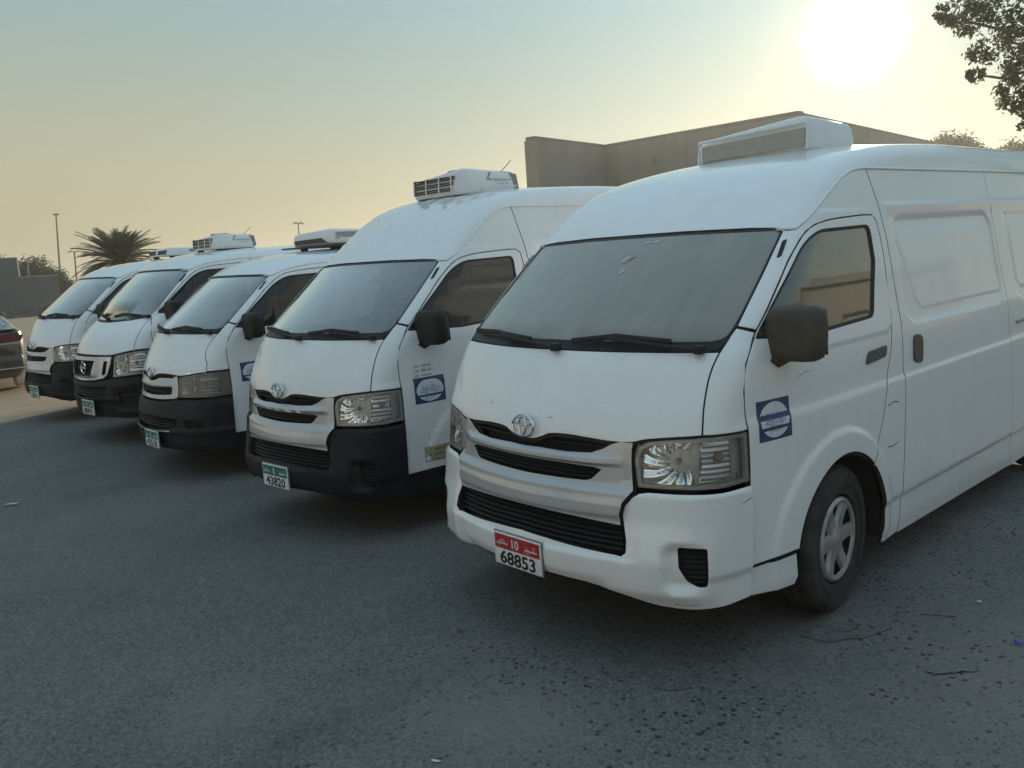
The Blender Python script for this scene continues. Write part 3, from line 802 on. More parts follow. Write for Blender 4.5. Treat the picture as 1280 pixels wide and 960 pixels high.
    # ---------- side frame: screen pillar, roof rail above the door, B pillar
    pil = [('F', [(.803, 1.400), (.787, 1.589), (.768, 1.735), (.762, 1.770)], True)]
    seg = pil + [('S', gut, True), ('S', Bs, False), ('S', [(1.60, .205), (1.558, .215), (1.552, .27)], False), ('S', arch_pts(0, -8, 47.5, 12), False),
                 ('S', doorR[::-1], True), ('S', [p for p in doorF[::-1] if p[1] > 1.3729 and p[0] < 1.72 or p[0] > 1.5] + [(.606, 1.378)], False)]
    seg[-1] = ('S', [p for p in doorF[::-1] if p[1] > 1.375] + [(.608, 1.379)], False)
    loop = v.curve3(seg, 'D')
    v.panel('side_frame', [loop], 'D', .017, [v.W, BL], sides)
    # ---------- front doors with window
    win = fillet([(.575, 1.345), (.79, 1.530), (1.015, 1.712), (1.15, 1.768), (1.655, 1.776), (1.648, 1.60), (1.535, 1.338), (1.02, 1.322)], [.03, .0, .10, .16, .05, .0, .04, 0], 6)
    win = dens(win, .03, closed=True)
    dl = [p for p in doorF]
    loop = np.concatenate([dens(dl, .03, True), dens(doorR, .03, True), np.array(arch_pts(0, 44, 169, 40))])
    v.panel('front_door', [loop, win], 'S', .0165, [v.W, BL], sides, gap=.0040, depth=.014, hole_under=-.012)
    wl = inset(win if area2(win) > 0 else win[::-1], -.006)
    g = v.panel('door_window', [wl], 'S', .08, [MT['side_glass' if wsglass == 'windscreen_dusty' else 'side_glass_dark'], BL], sides, off=-.012, rim=False)
    wi = inset(win if area2(win) > 0 else win[::-1], .014)
    v.panel('window_seal', [inset(win if area2(win) > 0 else win[::-1], -.003), wi], 'S', .03, [BL, BL], sides, off=-.006, gap=.0005, lip=.001, depth=.006, under=.002)
    # ---------- sliding door, rear quarter, roof, tail
    dz = .215
    loop = v.curve3([('S', Bs, False), ('S', [(1.76, .205), (3.37, .195)], False), ('S', slr[::-1], False), ('S', [(3.29, gz), (1.741, gz)], False)], 'S')
    v.panel('sliding_door', [loop], 'S', .0165, [v.W, BL], (1,) , depth=.014)
    v.panel('side_panel', [loop], 'S', .05, [v.W, BL], (-1,), depth=.014)
    L = length - .14
    rw = ARC[0] + 3.11
    arcr = [(rw + ARC[2]*math.cos(math.radians(t)), ARC[1] + ARC[2]*math.sin(math.radians(t))) for t in np.linspace(198, -18, 40)]
    loop = np.concatenate([dens(slr[::-1], .05), dens([(3.30, gz), (L, gz), (L + .02, 1.2), (L, .30), (rw + .46, .25)], .06)[1:], np.array(arcr[::-1])[0:], np.array([(3.6, .2)])])
    loop = np.concatenate([dens([(3.37, .19), (3.36, .624), (3.304, 1.14), (3.291, 1.631), (3.29, gz)], .05), dens([(L, gz), (L + .02, 1.2), (L, .30), (rw + .44, .25)], .06), np.array(arcr[::-1]), np.array([(rw - .44, .2)])])
    v.panel('rear_quarter', [loop], 'S', .022, [v.W, BL], sides, depth=.014)
    fr = v.P('F', [(0, ztop + .006), (.3, ztop + .006), (.62, 1.794), (.735, 1.786), (.757, 1.780)], False, .04)
    gl = v.P('S', gut + [(3.3, gz), (L, gz)], False, .06)
    rr = np.concatenate([fr, gl]); rr2 = to_chart(rr, 'R')
    endp = np.array([(rr2[-1][0] * k, L) for k in (.66, .33)]); rr2 = np.concatenate([rr2, endp])
    loop = np.concatenate([rr2, (rr2 * [-1, 1])[::-1][:-1] if abs(rr2[0][0]) < 1e-5 else (rr2 * [-1, 1])[::-1]])
    # roof ribs
    if roof == 'high2':
        rd = lambda P: .0035 * np.maximum(0, np.cos(P[..., 0] * 2 * math.pi / .075))**3 * sstep(1.95, 1.55, P[..., 1]) * sstep(.95, 1.15, P[..., 1]) * sstep(.66, .6, np.abs(P[..., 0]))
    else: rd = None
    v.panel('roof', [loop], 'R', .026 if v.q <= 1.2 else .03, [v.W, BL], disp=rd, under=.002)
    # drip rail
    gp = v.P('S', gut + [(3.3, gz), (L, gz)], False, .06); gn = sh.grad(gp)
    both('drip_rail', *tube_mesh((gp + gn * .002) * [ws, 1, 1], .0065, 6), v.W, root, sides=sides)
    # tail
    ty = L + .01
    zz = np.linspace(.28, gz + (.12 if roof != 'low' else .06), 10)
    sec = [(float(sh.W(z)) * (1 if z < gz else .9) * ws - .01, z) for z in zz]
    V, F = prism(sec + [(-a, b) for a, b in sec[::-1]], 'y', ty, ty + .05); solid('tailgate', (V, F), v.W, root)
    # ---------- nose: everything below the hood edge
    if urv: nose_urvan(v)
    elif old: nose_old(v)
    else: nose_facelift(v)
    # bumper corner to wheel arch
    lo = v.curve3([('S', [(.432, .405), (.748, .405)], False), ('S', [(.760, .30), (.74, .262), (.62, .268), (.45, .285)], False)], 'S')
    v.panel('side_skirt', [lo], 'S', .03, [v.B if bumper == 'black_plastic' else v.W, BL], sides)
    # ---------- wheel arches, wheels, floor
    def liner(yc, rad):
        V, F = [], []
        A = np.linspace(-14, 194, 26)
        for x in (.50, .935 - (.0)):
            for a in A: V.append((x * ws if x > .6 else x, yc + rad*math.cos(math.radians(a)), ARC[1] + rad*math.sin(math.radians(a))))
        n = len(A); F = [(i, i+1, n+i+1, n+i) for i in range(n-1)]; F.append(tuple(range(n)))
        return V, F
    V, F = liner(ARC[0], ARC[2] - .002); both('wheel_arch_liner', V, F, MT['brake_dark'], root, sides=sides, smooth=False)
    V, F = liner(rw, ARC[2] - .002); both('wheel_arch_liner', V, F, MT['brake_dark'], root, sides=sides, smooth=False)
    for s in sides:
        for yc in (1.125, 1.125 + 3.11):
            make_wheel(root, (s * (.962 * ws - .128), yc + (.02 if yc < 2 else 0), .345), s, steer=(.09 if yc < 2 else 0))
    solid('underbody', merge(box_mesh(-.48*ws, .48*ws, .3, length - .3, .24, .52), box_mesh(-.86*ws, .86*ws, 1.62, 3.75, .235, .30), box_mesh(-.7*ws, .7*ws, .25, .7, .30, .5), box_mesh(-.66*ws, .66*ws, 3.72, length - .35, .15, .28), box_mesh(-.55*ws, .55*ws, 1.7, 3.7, .19, .26)), MT['brake_dark'], root)
    # ---------- cabin
    solid('cabin_floor', merge(box_mesh(-.85*ws, .85*ws, .45, 2.05, .775, .815), box_mesh(-.80*ws, .80*ws, 2.0, length - .2, .50, .53), box_mesh(-.66*ws, .66*ws, .42, .50, .55, 1.20)), MT['interior'], root)
    # the bulkhead is cut to the section of the body
    sec = []
    for t in np.linspace(-1, 1, 25):
        pass
    zb = [.78, .9, 1.1, 1.3, 1.5, 1.7, gz - .03]
    secb = [((float(sh.W(z)) - .025) * ws, z) for z in zb]; zt = float(sh.G(2.05)) - .05
    secb += [(.60 * ws, zt - .03)]
    solid('bulkhead', prism(secb + [(-a, b) for a, b in secb[::-1]], 'y', 2.02, 2.05), MT['interior_light'], root)
    dp = [(.46, 1.20), (.52, 1.27), (.70, 1.275), (.86, 1.245), (.93, 1.17), (.90, 1.02), (.80, .95), (.46, .95)]
    dV, dF = prism(dp, 'x', -.80*ws, .80*ws); dV = [(x * (.62 + .38*sstep(.48, .80, y)), y, z - .03) for x, y, z in dV]; solid('dashboard', (dV, dF), MT['dash'], root)
    for sx in (-.42, .42, .0):
        w_ = .24 if sx else .15
        st = solid('seat', merge(box_mesh(sx*ws - w_, sx*ws + w_, 1.20, 1.72, .86, 1.0, .03), box_mesh(sx*ws - w_*.95, sx*ws + w_*.95, 1.66, 1.80, .95, 1.50, .04)), MT['seat'], root)
        solid('headrest', box_mesh(sx*ws - .12, sx*ws + .12, 1.70, 1.80, 1.53, 1.70, .03), MT['seat'], st)
    cx = .42 * ws
    ring = [(cx + .19*math.cos(t), 1.00 + .19*math.sin(t)*.45, 1.22 + .19*math.sin(t)*.89) for t in np.linspace(0, 2*math.pi, 28)[:-1]]
    solid('steering_wheel', merge(tube_mesh(ring, .014, 8, True), tube_mesh([(cx - .18, 1.0, 1.22), (cx, 1.01, 1.21), (cx + .18, 1.0, 1.22)], .015, 6), tube_mesh([(cx, 1.01, 1.21), (cx, .86, 1.10)], .025, 8)), MT['black_plastic'], root)
    # rear-view mirror and sun visors
    rm = solid('rear_view_mirror', merge(box_mesh(-.02, .24, .965, .985, 1.64, 1.70, .008), tube_mesh([(.10, .975, 1.68), (.08, .945, 1.76)], .008, 6)), MT['black_plastic'], root)
    # ---------- wipers
    def blade(p, piv, nm='wiper'):
        a = raise_uv(sh, dens(p, .05), 'F', None, .020) * [ws, 1, 1]; arm = raise_uv(sh, dens(piv, .06), 'F', None, .030) * [ws, 1, 1]
        solid(nm, merge(tube_mesh(a, .008, 6, flat=1.8), tube_mesh(arm, .009, 6), box_mesh(*(arm[0][0]-.02, arm[0][0]+.02, arm[0][1]-.02, arm[0][1]+.02, arm[0][2]-.015, arm[0][2]+.02), .006)), MT['black'], root)
    zb0 = -.02 if urv else 0
    blade([(.13, 1.350 + zb0), (.35, 1.372 + zb0), (.60, 1.350 + zb0)], [(.73, 1.318), (.56, 1.338), (.33, 1.366 + zb0)])
    blade([(-.70, 1.362 + zb0), (-.45, 1.368 + zb0), (-.14, 1.350 + zb0)], [(.06, 1.322 + zb0), (-.12, 1.338 + zb0), (-.38, 1.360 + zb0)])
    # ---------- door mirrors
    mirr(v)
    # ---------- handles, pillar vents
    def patch(nm, c, loop, off, mats, sd=(1,), sp=.02, disp=None, **k):
        return v.panel(nm, [loop], c, sp, mats, sd, off=off, disp=disp, **k)
    hl = dens(fillet([(1.395, 1.128), (1.425, 1.186), (1.62, 1.196), (1.60, 1.142)], .02), .02, closed=True)
    patch('door_handle', 'S', hl, .010, [MT['handle'], MT['handle']], sides, gap=0, lip=.004, depth=.014, under=0)
    hs = dens(fillet([(1.915, 1.072), (1.925, 1.212), (2.03, 1.200), (2.02, 1.052)], .04), .02, closed=True)
    patch('door_handle', 'S', hs, .010, [MT['handle'], MT['handle']], (1,), gap=0, lip=.004, depth=.014, under=0)
    pv = to_chart(raise_uv(sh, [(.79, 1.664), (.783, 1.735), (.795, 1.742), (.803, 1.672)], 'F'), 'D')
    pv = np.array([to_chart(np.array([[.797, .872, 1.660]]), 'D')[0], to_chart(np.array([[.785, .945, 1.730]]), 'D')[0], to_chart(np.array([[.797, .968, 1.738]]), 'D')[0], to_chart(np.array([[.811, .893, 1.668]]), 'D')[0]])
    patch('pillar_vent', 'D', dens(fillet(pv, .008), .02, closed=True), .004, [MT['mesh_black'], BL], sides, gap=0, lip=.002, depth=.006, under=0)
    # filler flap outline and rear side rail
    if roof != 'low':
        rl = v.P('S', [(3.42, 1.115), (L - .1, 1.13)], False, .1); solid('slide_rail', tube_mesh((rl + [0.002, 0, 0]) * [ws, 1, 1], .010, 6), MT['grey_trim'], root)
        for b in ([(1.60, .90), (1.66, .91), (1.72, .90)], [(1.60, .695), (1.66, .69), (1.72, .70)]):
            fl = v.P('S', b, True, .02); solid('flap_edge', tube_mesh((fl + [0.0, 0, 0]) * [ws, 1, 1], .0022, 5), MT['black'], root)
    if ac: ac_unit(v, *ac)
    number_plate(root, (plate_off[0], -.014 - (.034 if old else (.02 if urv else 0)), plate_off[1] + .417), *plate)
    if stick: sticker(v, *stick)
    return v
def mirr(v):
    ws = v.ws
    # housing: rounded box, domed front, narrower foot; the far one is folded flat against its door
    bm = bmesh.new(); bmesh.ops.create_cube(bm, size=2); bmesh.ops.subdivide_edges(bm, edges=bm.edges[:], cuts=6, use_grid_fill=True)
    for p in bm.verts:
        x, y, z = p.co; e = 5.0
        l = (abs(x)**e + abs(y)**3.0 + abs(z)**e) ** (1/e)
        x, y, z = x/l, y/l, z/l
        k = 1 - .12 * max(0, z) * (x < 0) - .05 * max(0, -z)
        p.co = (.126 * x * k, .060 * y, .113 * z)
    bm.verts.index_update(); V = np.array([tuple(p.co) for p in bm.verts]); F = [tuple(q.index for q in f.verts) for f in bm.faces]; bm.free()
    c = np.array([.982 - .955*(1-ws), .700, 1.357])
    arm = tube_mesh([(.885*ws, .66, 1.262), (c[0]-.075, .69, 1.240), (c[0]-.04, .70, 1.26)], [.036, .032, .03], 10, flat=.8)
    o = solid('door_mirror', merge((V + c, F), arm), MT['mirror_flare_tint' if v.B is MT['white'] else 'mirror'], v.root, sharp=60)
    g = [(c[0] + a, c[1] + .0635, c[2] + b) for a, b in ((-.105, -.09), (.105, -.09), (.098, .095), (-.10, .095))]
    solid('mirror_glass', (g, [(0, 1, 2, 3)]), MT['chrome'], o, smooth=False)
    Vl = V[:, [1, 0, 2]] * [1, 1, 1]
    o = solid('door_mirror', merge((Vl + [-.935*ws - .05, .86, 1.30], [f[::-1] for f in F])), MT['mirror'], v.root, sharp=60)
def strip(v, name, pts, c, off, r, mat, flat=1.0, sides=None, parent=None):
    P = raise_uv(v.sh, dens(pts, .04), c, None, off) * [v.ws, 1, 1]
    if sides: return both(name, *tube_mesh(P, r, 6, flat=flat), mat, parent or v.root, sides=sides)
    return solid(name, tube_mesh(P, r, 6, flat=flat), mat, parent or v.root)
def symC(pts): # 3D points for x >= 0 from the centre outwards -> C chart symmetric run left..right
    u = C3(pts); return np.concatenate([(u * [-1, 1])[::-1][:-1] if abs(u[0][0]) < 1e-6 else (u * [-1, 1])[::-1], u])
def headlight(v, loop3, refl, side_x, sides=(1, -1), bulb=None, tint='headlight_glass'):
    """loop3: outline on the skin. Housing behind, reflectors, lamp, clear lens."""
    L = dens(C3(loop3), .03, closed=True)
    # housing pan
    hs = v.panel('headlight', [L], 'C', .03, [MT['lamp_housing'], MT['lamp_housing']], sides, off=-.045, gap=-.004, lip=.001, depth=.001, under=0)
    for s, h in zip(sides, hs):
        def sub(name, loops, mat, off, disp=None, sp=.012, **k):
            k.setdefault('flange_m', 0)
            V, F, Nn, mi = panel_data(v.sh, loops, 'C', sp * min(v.q, 1.6), off=off, disp=disp, **k)
            V = V * [v.ws, 1, 1]
            if s == 1: return mesh_obj(name, V, F, mat, h, Nn, mi)
            return mesh_obj(name, V * [-1, 1, 1], [f[::-1] for f in F], mat, h, Nn * [-1, 1, 1], mi)
        # side wall between skin and pan
        w = inset(L if area2(L) > 0 else L[::-1], .0035); a = raise_uv(v.sh, w, 'C', None, -.002) * [v.ws*s, 1, 1]; b = raise_uv(v.sh, w, 'C', None, -.047) * [v.ws*s, 1, 1]; n = len(a)
        mesh_obj('housing_wall', np.concatenate([a, b]), [(i, i+n, (i+1) % n + n, (i+1) % n) for i in range(n)], MT['lamp_housing'], h)
        rim = inset(w, .014)
        sub('headlight_rim', [w, rim[::-1]], [MT['lamp_rim']] * 2, -.006, sp=.03, gap=0, lip=.002, depth=.02, under=0)
        for R_, (cu, cz), kind in refl:
            R2 = dens(C3(R_), .02, closed=True)
            if kind == 'bowl':
                cc = C3([(cu[0], cu[1], cz)])[0]
                def dsp(P, cc=cc):
                    u = np.arctan2(P[..., 0], .95 - P[..., 1]) * .95; d = np.hypot(u - cc[0], P[..., 2] - cc[1])
                    t = np.arctan2(P[..., 2] - cc[1], u - cc[0])
                    return -.048 * np.exp(-(d / .062)**2) + .0045 * np.cos(t * 14 + 40 * d) * sstep(.02, .06, d) + .0022 * np.cos(u * 2 * math.pi / .021) * sstep(.02, .05, P[..., 2] - cc[1])
                sub('reflector', [R2], [MT['reflector']] * 2, -.018, dsp, .0085, gap=.002, lip=.003, depth=.02, under=0)
                p = raise_uv(v.sh, [cc], 'C', None, -.05)[0] * [v.ws * s, 1, 1]
                solid('bulb', merge(([(p[0] + .014*a_, p[1] - .02 + .02*b_, p[2] + .014*c_) for a_, b_, c_ in BALL[0]], BALL[1])), MT['bulb'], h)
            else:
                def dsp2(P): return .003 * np.cos(P[..., 2] * 2 * math.pi / .022)
                sub('indicator_reflector', [R2], [MT['reflector_dull']] * 2, -.030, dsp2, .008, gap=.002, lip=.003, depth=.014, under=0)
                cc = C3([(cu[0], cu[1], cz)])[0]; p = raise_uv(v.sh, [cc], 'C', None, -.022)[0] * [v.ws * s, 1, 1]
                solid('indicator_bulb', ([(p[0] + .02*a_, p[1] + .02*b_, p[2] + .02*c_) for a_, b_, c_ in BALL[0]], BALL[1]), MT['bulb_amber'], h)
        sub('headlight_lens', [L], [MT[tint], BLK()], -.001, None, .04, gap=.0015, lip=.002, depth=.004, under=0)
def BLK(): return MT['black']
def _ball():
    bm = bmesh.new(); bmesh.ops.create_icosphere(bm, subdivisions=2, radius=1); bm.verts.index_update()
    r = ([tuple(x.co) for x in bm.verts], [tuple(y.index for y in f.verts) for f in bm.faces]); bm.free(); return r
BALL = _ball()
HL_FACE = [(.572, .16, .776), (.66, .185, .775), (.77, .235, .776), (.86, .335, .774), (.898, .476, .779), (.894, .472, .984), (.87, .37, .986), (.805, .291, .985), (.70, .232, .977), (.61, .192, .965), (.572, .18, .945), (.560, .17, .915), (.556, .165, .885)]
def nose_facelift(v):
    S = v.S; BL = MT['black']; G = MT['mesh_black']
    # dark backing behind the slots
    bk = dens([(-.62, .44), (.62, .44), (.62, 1.0), (-.62, 1.0)], .05, closed=True)
    v.panel('grille_backing', [bk], 'C', .05, [MT['brake_dark'], BL], off=-.055, rim=False)
    half = [(0, .05, .905), (.09, .07, .907), (.25, .08, .905), (.37, .1, .909), (.425, .11, .926), (.462, .13, .949), (.505, .14, .962), (.556, .165, .957), (.552, .16, .93), (.548, .16, .885), (.556, .15, .80), (.562, .148, .766), (.548, .14, .752), (.520, .126, .715), (.508, .12, .668), (.517, .115, .619), (.40, .08, .627), (.295, .066, .633), (.13, .05, .637), (0, .045, .638)]
    u = C3(half); u = np.concatenate([dens(u[:8], .02), dens(u[7:], .03)[1:]])
    loop = np.concatenate([u, (u * [-1, 1])[::-1][1:-1]])
    sl = C3([(0, .06, .849), (.2, .08, .850), (.38, .11, .846), (.418, .115, .838), (.372, .10, .795), (.345, .095, .786), (.2, .07, .783), (0, .06, .781)])
    hole = np.concatenate([dens(sl, .02), (dens(sl, .02) * [-1, 1])[::-1][1:-1]])
    def sd(P):
        z = P[..., 2]; ax = np.abs(P[..., 0])
        d = .024 * sstep(.906, .888, z) * sstep(.855, .866, z) * sstep(.52, .40, ax)
        d = d + .024 * sstep(.780, .748, z) + .006 * sstep(.735, .70, z) - .012 * sstep(.665, .64, z)
        return d - .012 * sstep(.50, .545, ax) * sstep(.78, .80, z)
    v.panel('grille', [loop, hole], 'C', .0115, [S, BL], off=0, disp=sd, depth=.02, under=.01, hole_under=-.0)
    # black bars in the two slots
    for z, w in ((.950, .42), (.928, .44)): strip(v, 'slat', C3([(-w, .12, z), (-.2, .08, z), (0, .07, z), (.2, .08, z), (w, .12, z)]), 'C', -.028, .008, G, .6)
    for z, w in ((.833, .40), (.816, .39), (.799, .37)): strip(v, 'slat', C3([(-w, .1, z), (-.2, .07, z), (0, .06, z), (.2, .07, z), (w, .1, z)]), 'C', -.012, .007, G, .55)
    # bumper
    outer = [(0, 0, .352), (.20, .01, .354), (.36, .05, .348), (.44, .07, .335), (.55, .11, .318), (.60, .15, .295), (.66, .17, .284), (.77, .23, .280), (.86, .33, .283), (.89, .46, .292), (.895, .470, .33), (.898, .478, .60), (.899, .480, .765), (.86, .335, .762), (.78, .245, .764), (.62, .17, .764), (.585, .15, .758), (.558, .142, .742), (.526, .126, .70), (.515, .12, .662), (.525, .115, .618), (.545, .10, .56), (.548, .09, .515), (.528, .085, .498), (.40, .06, .502), (.30, .04, .507), (.15, .02, .517), (0, .015, .523)]
    u = C3(outer); u = dens(u, .025)
    loop = np.concatenate([u, (u * [-1, 1])[::-1][1:-1]])
    fg = C3([(.738, .19, .549), (.828, .26, .547), (.826, .26, .385), (.805, .23, .384), (.775, .2, .405), (.748, .18, .462)])
    fg = dens(fillet(fg, .012), .02, closed=True)
    fm = fg * [-1, 1]
    u0, u1 = fg[:, 0].min(), fg[:, 0].max()
    def bd(P):
        uu = np.abs(np.arctan2(P[..., 0], .95 - P[..., 1]) * .95); z = P[..., 2]; ax = np.abs(P[..., 0])
        d = .018 * sstep(.765, .742, z) * sstep(.50, .58, ax)
        d = d - .035 * sstep(.018, -.035, rbox(uu, z, u0 - .055, u1 + .004, .362, .560, .05)) * sstep(u1 + .03, u0 - .02, uu)
        d = d + .014 * sstep(.497, .478, z) * sstep(.62, .5, ax) - .016 * sstep(.40, .34, z) * sstep(.5, .4, ax)
        d = d - .006 * sstep(.012, .0, np.abs(z - .445 + .0)) * 0
        return d
    v.bd = bd
    v.panel('bumper', [loop, fg, fm[::-1]], 'C', .016, [v.B, BL], disp=bd, depth=.03, under=.004, hole_under=-.0)
    fp = v.panel('fog_lamp_cover', [inset(fg if area2(fg) > 0 else fg[::-1], -.004)], 'C', .03, [MT['brake_dark'], BL], (1, -1), off=-.03, disp=bd, rim=False)
    for s, par in zip((1, -1), fp):
        for k in range(7):
            z = .40 + k * .0215; t = (z - .385) / (.549 - .385); xl = .805 - .06 * min(1, t * 1.6) + .006
            p = raise_uv(v.sh, dens(C3([(min(xl, .79), .2, z), (.823, .255, z)]), .03), 'C', bd, -.020) * [v.ws*s, 1, 1]
            solid('slat', tube_mesh(p, .0075, 6, flat=.6), G, par)
    # lower grille
    for z in (.520, .541, .562, .583, .604):
        z2 = z + .008; e = .006
        strip(v, 'slat', C3([(-.535, .09, z - e), (-.3, .04, z), (0, .02, z2), (.3, .04, z), (.535, .09, z - e)]), 'C', -.022, .0085, G, .65)
    # tow-hook covers
    for s in (1, -1):
        lp = dens(fillet(C3([(.395, .06, .365), (.45, .07, .360), (.45, .07, .412), (.395, .06, .412)]), .006), .02, closed=True) * [s, 1]
        V, F, Nn, mi = panel_data(v.sh, [lp], 'C', .03, off=.0005, disp=bd, gap=.0, depth=.003, under=0, lip=.001); mesh_obj('tow_hook_cover', V * [v.ws, 1, 1], F, [v.B, BL], v.root, Nn, mi)
    strip(v, 'bumper_lip', C3([(-.44, .09, .335), (-.36, .06, .346), (0, .01, .350), (.36, .06, .346), (.44, .09, .335)]), 'C', -.02, .012, MT['brake_dark'])
    headlight(v, HL_FACE, [
        ([(.592, .165, .79), (.78, .25, .79), (.775, .27, .972), (.70, .235, .965), (.635, .21, .955), (.592, .185, .925)], ((.745, .24), .885), 'bowl'),
        ([(.80, .27, .795), (.872, .40, .80), (.870, .40, .975), (.80, .29, .975)], ((.85, .34), .90), 'side')], 1)
    emblem(v.root, (0, .070, .990), 'ovals')
def nose_old(v):
    BL = MT['black']; G = MT['mesh_black']
    bk = dens([(-.62, .40), (.62, .40), (.62, 1.0), (-.62, 1.0)], .05, closed=True)
    v.panel('grille_backing', [bk], 'C', .05, [MT['brake_dark'], BL], off=-.055, rim=False)
    half = [(0, .05, .905), (.05, .06, .907), (.10, .07, .918), (.18, .08, .934), (.30, .1, .936), (.42, .12, .934), (.435, .12, .948), (.49, .14, .955), (.495, .15, .86), (.50, .13, .775), (.48, .12, .758), (.30, .06, .745), (0, .04, .742)]
    u = dens(C3(half), .022); loop = np.concatenate([u, (u * [-1, 1])[::-1][1:-1]])
    sl = C3([(0, .06, .845), (.2, .08, .850), (.40, .11, .855), (.41, .115, .845), (.405, .10, .800), (.39, .095, .788), (.2, .07, .778), (0, .06, .775)])
    hole = np.concatenate([dens(sl, .02), (dens(sl, .02) * [-1, 1])[::-1][1:-1]])
    def sd(P):
        z = P[..., 2]; return .018 * np.exp(-((z - .875) / .022)**2) * sstep(.46, .36, np.abs(P[..., 0])) + .012 * sstep(.775, .755, z)
    v.panel('grille', [loop, hole], 'C', .0125, [v.S, BL], disp=sd, depth=.02, under=.008, hole_under=0)
    for z, w in ((.830, .39), (.806, .39)): strip(v, 'slat', C3([(-w, .1, z), (0, .06, z), (w, .1, z)]), 'C', -.012, .007, G, .55)
    strip(v, 'slat', C3([(-.42, .12, .945), (0, .07, .93), (.42, .12, .945)]), 'C', -.02, .008, G, .6)
    outer = [(0, 0, .300), (.36, .05, .296), (.60, .15, .285), (.77, .23, .280), (.86, .33, .283), (.89, .46, .292), (.895, .470, .33), (.898, .478, .60), (.899, .480, .755), (.86, .335, .752), (.78, .245, .750), (.62, .17, .748), (.50, .13, .748), (.30, .06, .730), (0, .04, .726)]
    u = dens(C3(outer), .03); loop = np.concatenate([u, (u * [-1, 1])[::-1][1:-1]])
    lg = C3([(0, .02, .60), (.30, .05, .592), (.50, .1, .585), (.54, .1, .555), (.50, .1, .500), (.3, .05, .490), (0, .02, .486)]); lg = np.concatenate([dens(lg, .025), (dens(lg, .025) * [-1, 1])[::-1][1:-1]])
    fg = dens(fillet(C3([(.59, .14, .575), (.80, .25, .57), (.79, .24, .510), (.62, .15, .500)]), .015), .02, closed=True)
    def bd(P):
        z = P[..., 2]; return .022 * sstep(.75, .69, z) + .020 * np.exp(-((z - .475) / .014)**2)
    v.bd = bd
    v.panel('bumper', [loop, lg, fg, (fg * [-1, 1])[::-1]], 'C', .016, [v.B, BL], disp=bd, depth=.03, under=.004, hole_under=0)
    v.panel('fog_lamp_cover', [inset(fg if area2(fg) > 0 else fg[::-1], -.004)], 'C', .03, [MT['brake_dark'], BL], (1, -1), off=-.02, rim=False)
    strip(v, 'slat', C3([(.60, .14, .54), (.79, .25, .538)]), 'C', -.0, .009, G, .6, (1, -1))
    for z in (.505, .527, .549, .571): strip(v, 'slat', C3([(-.52, .1, z), (-.3, .04, z), (0, .02, z), (.3, .04, z), (.52, .1, z)]), 'C', -.01, .0085, G, .65)
    strip(v, 'bumper_trim', C3([(-.80, .27, .475), (-.55, .12, .470), (-.3, .05, .468), (0, .02, .466), (.3, .05, .468), (.55, .12, .470), (.80, .27, .475)]), 'C', .020, .010, v.S, .8)
    hl = [(.505, .14, .765), (.62, .16, .765), (.77, .235, .766), (.86, .335, .766), (.898, .476, .768), (.894, .472, .978), (.87, .37, .979), (.805, .291, .978), (.70, .232, .968), (.60, .19, .956), (.53, .16, .946), (.503, .15, .93), (.50, .14, .86)]
    headlight(v, hl, [([(.52, .15, .785), (.68, .2, .785), (.68, .22, .95), (.60, .2, .94), (.52, .16, .93)], ((.60, .18), .86), 'bowl'), ([(.70, .22, .785), (.865, .38, .79), (.863, .38, .965), (.70, .23, .955)], ((.80, .28), .88), 'side')], 1, tint='headlight_glass_old')
    emblem(v.root, (0, .072, .978), 'ovals', .92)
